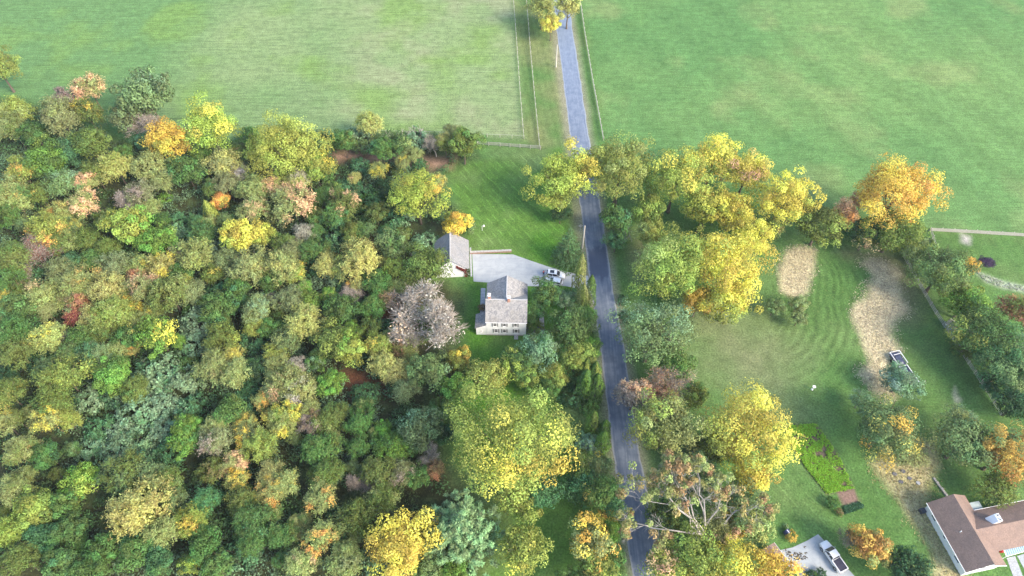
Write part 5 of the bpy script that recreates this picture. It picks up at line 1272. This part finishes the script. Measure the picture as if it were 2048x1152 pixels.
# ------------------------------------------------------------------ vehicles
TYRE = simple('tyre_rubber', (.02, .02, .022), .85); RIM = simple('alloy_rim', (.5, .51, .53), .35, .5, .8)
def paintm(name, c):
    t = NT(name); p = t.n('BsdfPrincipled'); p.inputs['Base Color'].default_value = (*c, 1); p.inputs['Roughness'].default_value = .3; p.inputs['Metallic'].default_value = .1
    p.inputs['Coat Weight'].default_value = .5; t.l(p.outputs[0], t.out.inputs[0]); MATS[name] = t.m; return t.m
CWH = paintm('white_paint', (.80, .80, .80)); CSI = paintm('silver_white_paint', (.70, .72, .74))
LAMP = simple('lamp_lens', (.75, .76, .78), .2); TAIL = simple('tail_lens', (.35, .02, .02), .3)
def loft(name, secs, mat, parent):
    """secs: list of (x, halfwidth_low, halfwidth_high, z_low, z_high): rounded box sections along x"""
    vs, fs = [], []; n = 8
    for x, wl, wh, zl, zh in secs:
        zm = zl+(zh-zl)*.45
        vs += [(x, -wl*.92, zl), (x, wl*.92, zl), (x, wl, zl+.1*(zh-zl)), (x, wl*1.0, zm), (x, wh, zh-.04), (x, wh*.9, zh), (x, -wh*.9, zh), (x, -wh, zh-.04), (x, -wl*1.0, zm), (x, -wl, zl+.1*(zh-zl))]
    n = 10
    for i in range(len(secs)-1):
        for k in range(n): fs.append((i*n+k, i*n+(k+1) % n, (i+1)*n+(k+1) % n, (i+1)*n+k))
    fs.append(tuple(range(n-1, -1, -1))); fs.append(tuple(range((len(secs)-1)*n, len(secs)*n)))
    o = MB().add(vs, fs).build(name, mat, parent)
    for p in o.data.polygons: p.use_smooth = True
    try:
        md = o.modifiers.new('e', 'EDGE_SPLIT'); md.split_angle = R_(35)
    except Exception: pass
    return o
def cabin(parent, x0, x1, xt0, xt1, w, wt, z0, z1, mat, sunroof=False):
    """greenhouse: glass box with body colour roof and pillars"""
    b = [(x0, w), (x1, w)]; vs = [(x0, -w, z0), (x1, -w, z0), (x1, w, z0), (x0, w, z0), (xt0, -wt, z1), (xt1, -wt, z1), (xt1, wt, z1), (xt0, wt, z1)]
    MB().add(vs, [(0, 3, 2, 1), (4, 5, 6, 7), (0, 1, 5, 4), (1, 2, 6, 5), (2, 3, 7, 6), (3, 0, 4, 7)]).build('window_glass', GLASS, parent)
    rf = MB().box(xt0-.06, xt1+.06, -wt-.03, wt+.03, z1-.03, z1+.045).build('roof_panel', mat, parent, bevel=.02)
    m = MB()
    for s in (-1, 1):
        for (xa, xb) in ((x0, xt0), (x1, xt1), ((x0+x1)/2, (xt0+xt1)/2)): m.tube((xa, s*w, z0), (xb, s*wt, z1), .055, .045, 5)
    m.build('pillar', mat, parent)
    if sunroof: MB().box(xt0+.45, xt0+.45+(xt1-xt0)*.5, -wt*.68, wt*.68, z1+.046, z1+.06).build('sunroof', GLASS, parent)
def wheels(parent, xf, xr, hw, rad):
    for x in (xf, xr):
        for s in (-1, 1):
            wv = MB().tube((x, s*(hw-.24), rad), (x, s*(hw+.02), rad), rad, rad, 18).build('wheel', TYRE, parent)
            MB().tube((x, s*(hw+.021), rad), (x, s*(hw+.03), rad), rad*.62, rad*.6, 12).build('rim', RIM, wv)
def suv(loc, rz, label, mat, L=4.75, Wd=1.86, H=1.68, sunroof=True, name='parked_car'):
    root = empty(name, loc, rz); tag(root, label, 'car', 'cars parked on the gravel drive'); h = Wd/2
    loft('body', [(-L/2, h*.80, h*.74, .38, .86), (-L/2+.12, h*.93, h*.88, .28, 1.0), (-L/2+.6, h, h*.94, .24, 1.04), (.5, h, h*.93, .24, 1.03), (L/2-1.3, h, h*.93, .24, 1.02), (L/2-.45, h*.96, h*.86, .26, .92), (L/2-.1, h*.84, h*.70, .30, .76), (L/2, h*.7, h*.6, .36, .66)], mat, root)
    cabin(root, -L/2+.22, L/2-1.28, -L/2+.62, L/2-2.05, h*.89, h*.72, 1.02, H-.05, mat, sunroof)
    wheels(root, L/2-.9, -L/2+.85, h, .36)
    for s in (-1, 1):
        MB().box(L/2-.42, L/2-.12, s*h*.66-.16, s*h*.66+.16, .66, .82).build('headlight', LAMP, root, bevel=.03)
        MB().box(-L/2-.01, -L/2+.12, s*h*.68-.12, s*h*.68+.12, .74, .96).build('tail_light', TAIL, root, bevel=.02)
        MB().box(L/2-1.75, L/2-1.58, s*(h+.10)-.09, s*(h+.10)+.09, 1.02, 1.18).build('mirror', mat, root, bevel=.03)
    MB().box(L/2-.06, L/2+.03, -h*.45, h*.45, .42, .60).build('grille', DARKSH, root)
    return root
c1 = W(1110.5, 549, .7); suv((c1.x, c1.y, .035), R_(-9), 'silver white estate car with a dark sunroof, upper of two on the drive', CSI)
c2 = W(1107.5, 563.5, .6); suv((c2.x, c2.y, .035), R_(180-13), 'white hatchback parked below the sunroof car, half under a tree', CWH, L=4.3, Wd=1.76, H=1.5, sunroof=False)
# pickup
c3 = W(1666, 1113, .7); pk = empty('pickup_truck', (c3.x, c3.y, .035), R_(113.5)); tag(pk, 'white pickup truck with a black open bed on the lower concrete driveway', 'pickup')
L, h = 5.75, .98
loft('body', [(-L/2+.02, h*.92, h*.92, .45, 1.04), (-L/2+.15, h*.98, h*.97, .40, 1.08), (-L/2+2.25, h, h*.97, .40, 1.08), (.9, h, h*.96, .38, 1.10), (1.5, h, h*.94, .38, 1.10), (2.35, h*.97, h*.86, .40, 1.03), (2.7, h*.88, h*.74, .44, .92), (L/2, h*.72, h*.62, .48, .82)], CWH, pk)
MB().box(-L/2+.16, -L/2+2.22, -h*.82, h*.82, 1.03, 1.105).build('truck_bed', simple('bed_liner', (.035, .036, .06), .7, .3, 0, .3), pk)
m = MB()
for s in (-1, 1): m.box(-L/2+.03, -L/2+2.3, s*h*.90-.075, s*h*.90+.075, 1.04, 1.22)
m.box(-L/2+.0, -L/2+.13, -h*.82, h*.82, 1.04, 1.22); m.build('bed_rail', CWH, pk)
cabin(pk, -.58, 1.55, -.35, .78, h*.90, h*.74, 1.09, 1.78, CWH)
wheels(pk, L/2-1.0, -L/2+1.05, h, .41)
for s in (-1, 1):
    MB().box(L/2-.35, L/2-.08, s*h*.66-.14, s*h*.66+.14, .76, .92).build('headlight', LAMP, pk, bevel=.03); MB().box(-L/2-.0, -L/2+.06, s*h*.84-.08, s*h*.84+.08, .62, .98).build('tail_light', TAIL, pk)
    MB().box(1.12, 1.28, s*(h+.14)-.12, s*(h+.14)+.12, 1.1, 1.3).build('mirror', DARKSH, pk)
MB().box(-L/2-.10, -L/2-.002, -h*.85, h*.85, .42, .56).build('bumper', RIM, pk)

# dark trailer
ta, tb = W(1786, 706, .6), W(1829, 768, .6); ang = math.atan2(tb.y-ta.y, tb.x-ta.x); tr = empty('utility_trailer', (ta.x, ta.y, 0), ang)
tag(tr, 'dark blue two-section utility trailer with white frame rails beside the pale straw strip', 'trailer')
DKB = simple('dark_blue_deck', (.045, .055, .10), .6, .4, 0, .4, 3); Lt = (tb-ta).length
for k, (x0, x1, wd, z) in enumerate(((0, 3.3, 1.15, .75), (3.55, Lt, 1.0, .6))):
    MB().box(x0, x1, -wd, wd, z, z+.12).build('deck', DKB, tr)
    m = MB(); zt = z+.55 if k == 0 else z+.3
    for s in (-1, 1): m.box(x0, x1, s*wd-.07, s*wd+.07, zt, zt+.09)
    m.box(x0, x0+.09, -wd+.08, wd-.08, zt, zt+.09)
    if k == 0: m.box(x0+.75, x0+.85, -wd*.6, wd*.8, zt+.0, zt+.09)
    for s in (-1, 1):
        for x in (x0+.05, (x0+x1)/2, x1-.1): m.box(x-.04, x+.04, s*wd-.045, s*wd+.045, z+.12, zt)
    m.build('side_rail', CWH, tr)
    for s in (-1, 1):
        xm = (x0+x1)/2; MB().tube((xm, s*(wd+.04), .34), (xm, s*(wd+.26), .34), .34, .34, 14).build('wheel', TYRE, tr)
MB().extr([(.9, .88), (2.9, .88), (2.7, 1.25), (1.3, 1.35)], 'y', -.7, .55).build('load_cover', simple('dark_tarp', (.05, .06, .10), .35, .5, 0, .5, 2, .8, .1), tr, bevel=.08)
MB().box(3.3, 3.55, -.08, .08, .55, .68).build('coupling', DARKSH, tr)
MB().box(2.9, 3.25, -1.1, .2, .882, 1.4).build('headboard', DARKSH, tr)

# ------------------------------------------------------------------ person beside the silver car
def skin(name, pts, edges, rad, mat, parent, sub=2):
    me = bpy.data.meshes.new(name); me.from_pydata(pts, edges, []); o = bpy.data.objects.new(name, me); link(o, parent)
    o.modifiers.new('s', 'SKIN'); sv = me.skin_vertices[0].data
    for i, rr in enumerate(rad): sv[i].radius = rr if isinstance(rr, tuple) else (rr, rr)
    sv[0].use_root = True
    ss = o.modifiers.new('u', 'SUBSURF'); ss.levels = sub; ss.render_levels = sub
    me.materials.append(mat)
    dg = bpy.context.evaluated_depsgraph_get(); m2 = bpy.data.meshes.new_from_object(o.evaluated_get(dg)); o.modifiers.clear(); o.data = m2
    m2.materials.clear(); m2.materials.append(mat)
    for p in m2.polygons: p.use_smooth = True
    return o
pe = empty('person', (W(1086.8, 549.5).x, W(1086.8, 549.5).y, .035), R_(60)); tag(pe, 'person in a red top and dark trousers standing behind the silver white car', 'person')
SK = simple('skin', (.55, .36, .27), .6)
pts = [(0,0,.95),(0,0,1.15),(0,0,1.38),(0,0,1.48),(0,.01,1.56),(0,.015,1.66),(.17,0,1.38),(.22,.02,1.12),(.21,.09,.88),(-.17,0,1.38),(-.22,.02,1.12),(-.20,.10,.88),(.10,0,.88),(.11,.02,.48),(.12,-.02,.09),(.13,.12,.04),(-.10,0,.88),(-.11,.0,.48),(-.12,-.03,.09),(-.13,.11,.04),(.205,.12,.78),(-.195,.13,.78)]
eds = [(0,1),(1,2),(2,3),(3,4),(4,5),(2,6),(6,7),(7,8),(2,9),(9,10),(10,11),(0,12),(12,13),(13,14),(14,15),(0,16),(16,17),(17,18),(18,19),(8,20),(11,21)]
rad = [.13,.12,.12,.05,.085,.075,.06,.042,.03,.06,.042,.03,.085,.06,.042,.04,.085,.06,.042,.04,.028,.028]
skin('body', pts, eds, rad, SK, pe)
skin('top', [pts[i] for i in (0,1,2,6,7,8,9,10,11)], [(0,1),(1,2),(2,3),(3,4),(4,5),(2,6),(6,7),(7,8)], [.16,.155,.15,.085,.065,.05,.085,.065,.05], simple('red_cloth', (.55, .05, .05), .85), pe)
skin('trousers', [pts[i] for i in (0,12,13,14,16,17,18)], [(0,1),(1,2),(2,3),(0,4),(4,5),(5,6)], [.15,.105,.08,.06,.105,.08,.06], simple('dark_cloth', (.03, .035, .06), .85), pe)
skin('hair', [(0,-.02,1.62),(0,-.01,1.71),(0,-.05,1.55)], [(0,1),(0,2)], [.088,.075,.06], simple('dark_hair', (.04, .025, .02), .7), pe)

# loose straw lying on the strips
def litter(name, keys, n, tints, label):
    r = np.random.RandomState(15); Vs = []
    for k_ in keys:
        P = POLY[k_]; x0, y0 = P.min(0)-1; x1, y1 = P.max(0)+1; m_ = int(n*(x1-x0)*(y1-y0)/900)
        X = r.uniform(x0, x1, m_); Y = r.uniform(y0, y1, m_); e = polymask(X, Y, P, 2.2, (vnoise(X, Y, 3, 31, 3)-.5)*3); k = r.rand(m_) < e*.9
        X, Y = X[k], Y[k]; q = len(X); V, _ = leaf_quads(np.stack([X, Y, r.uniform(.03, .16, q)], 1), r.randn(q, 3)*.45+np.array([0, 0, 1]), r.uniform(.3, .9, q), .13, r); Vs.append(V)
    V = np.concatenate(Vs); n_ = len(V)//4; var = np.stack([r.rand(n_), r.rand(n_), r.rand(n_)], 1)
    o = link(bpy.data.objects.new(name, npmesh(name, V, np.arange(len(V)).reshape(-1, 4), FOL, {'var': ('FACE', var)})))
    o['tint_a'], o['tint_b'], o['tint_mix'] = tints[0], tints[1], .5; tag(o, label, 'straw', kind='stuff'); print(name, n_)
litter('loose_straw', ('straw1', 'straw2'), 16000, ((.50, .44, .30), (.42, .37, .24)), 'loose pale straw lying on the bare strips of the mown yard')
litter('dry_grass', ('straw3',), 12000, ((.36, .31, .15), (.30, .30, .13)), 'loose dry grass beside the brown-roofed house')

def scatter_leaves(name, poly, n, tints, label, size=.28):
    r = np.random.RandomState(22); P = pxpoly(poly); x0, y0 = P.min(0); x1, y1 = P.max(0); X = r.uniform(x0, x1, n); Y = r.uniform(y0, y1, n)
    k = (polymask(X, Y, P, .01) > .5) & (vnoise(X, Y, 1.3, 8, 3) > .5); X, Y = X[k], Y[k]; q = len(X)
    V, _ = leaf_quads(np.stack([X, Y, r.uniform(.045, .09, q)], 1), r.randn(q, 3)*.3+np.array([0, 0, 1]), r.uniform(.6, 1.2, q)*size, size*.6, r)
    o = link(bpy.data.objects.new(name, npmesh(name, V, np.arange(len(V)).reshape(-1, 4), FOL, {'var': ('FACE', r.rand(q, 3))})))
    o['tint_a'], o['tint_b'], o['tint_mix'] = tints[0], tints[1], .5; tag(o, label, 'leaves', kind='stuff')
scatter_leaves('fallen_leaves', [(1568,1097),(1612,1090),(1616,1118),(1578,1122)], 420, ((.10, .09, .07), (.16, .12, .07)), 'dark leaf litter scattered on the lower concrete driveway', .3)
scatter_leaves('road_leaves', [(1150,315),(1166,310),(1184,400),(1168,400)], 500, ((.45, .38, .10), (.40, .26, .10)), 'yellow fallen leaves on the asphalt under the overhanging trees', .3)
# ------------------------------------------------------------------ labels for the woodland trees, each told by look and neighbours
def colour_words(t):
    a = WORDS[t['a']]; 
    if t['b'] != t['a'] and t['m'] > .2:
        b = WORDS[t['b']]
        return a if b == a else a+' and '+b.split()[0] if False else a
    return a
def tip_words(t):
    if t['b'] != t['a'] and t['m'] >= .2 and t['b'] in ('orange', 'salmon', 'golden', 'yellow', 'brown', 'mauve', 'silver', 'teal', 'bright', 'lime', 'pale'):
        return {'orange': 'orange-flushed', 'salmon': 'salmon-tipped', 'golden': 'gold-tipped', 'yellow': 'yellow-tipped', 'brown': 'browning', 'mauve': 'mauve-tinged', 'silver': 'silver-tinged', 'teal': 'blue-tinged', 'bright': 'bright-topped', 'lime': 'lime-topped', 'pale': 'pale-topped'}[t['b']]
    return ''
LAND = [("the golden woodland-edge tree", 338, 285), ("the round lime meadow tree", 420, 255), ("the largest lime edge tree", 580, 292), ("the huge grey twiggy tree", 846, 628), ("the garage", 905, 505), ("the canary yellow tree", 800, 1090),
        ("the large white pine", 918, 1062), ("the giant yellow green tree", 1000, 885), ("the dark maroon tree", 156, 629), ("the russet pair", 284, 568), ("the bright yellow twin crowns", 495, 470), ("the large salmon tree", 585, 402),
        ("the silvery thicket", 280, 860), ("the big pale yellow tree", 281, 1018), ("the dark hollow", 83, 499), ("the striped lawn", 900, 380), ("the vivid green ball tree", 226, 372), ("the red soil gap", 730, 762), ("the lime twin tree", 265, 455),
        ("the bottom left corner", 10, 1100), ("the left photo edge", -20, 620), ("the pale grey bare tree up top", 285, 247)]
def direc(dx, dy):
    a = math.degrees(math.atan2(-dy, dx)) % 360
    return ['right of', 'up and right of', 'above', 'up and left of', 'left of', 'down and left of', 'below', 'down and right of'][int((a+22.5)//45) % 8]
used = set(t['label'] for t in ALLT if t['label'])
NUMW = ['just', 'one crown', 'two crowns', 'three crowns', 'four crowns', 'five crowns', 'six crowns', 'seven crowns', 'eight crowns']
for t in ALLT:
    if t['label']: continue
    kind = 'shrub' if t['cat'] == 'shrub' else ('bare tree' if t['typ'] == 'B' else ('narrow tree' if t['typ'] == 'A' else 'tree'))
    size = 'small' if t['r'] < 24 else ('big' if t['r'] > 40 else '')
    base = ' '.join(x for x in (size, tip_words(t), WORDS[t['a']], kind) if x)
    nb = sorted((q for q in ALLT if q is not t), key=lambda q: (q['px']-t['px'])**2+(q['py']-t['py'])**2)
    land = sorted(LAND, key=lambda l: (l[1]-t['px'])**2+(l[2]-t['py'])**2)
    cands = []
    for l in land[:3]:
        dx, dy = t['px']-l[1], t['py']-l[2]; d = math.hypot(dx, dy)
        if d < 14: continue
        k = min(8, int(d/58)); cands.append(f"{base} {NUMW[k]} {direc(dx, dy)} {l[0]}")
    for q in nb[:5]:
        w2 = WORDS[q['a']]; dx, dy = q['px']-t['px'], q['py']-t['py']
        side = {'right of': 'on its right', 'left of': 'on its left', 'above': 'behind it', 'below': 'in front', 'up and right of': 'behind right', 'up and left of': 'behind left', 'down and left of': 'at front left', 'down and right of': 'at front right'}[direc(dx, dy)]
        for c in cands[:2]: cands.append(f"{c}, {w2} one {side}")
        for c in cands[:1]: pass
    lab = None
    for c in cands:
        if len(c.replace('-', ' ').split()) <= 16 and c not in used: lab = c; break
    if lab is None:
        lab = cands[0]; print('DUP', lab)
    used.add(lab); t['o']['label'] = lab; t['label'] = lab
print('things placed', len(ALLT))

_m = set(o.data for o in bpy.data.objects if o.type == 'MESH'); print('unique tris', sum(len(m.polygons)*2 for m in _m))
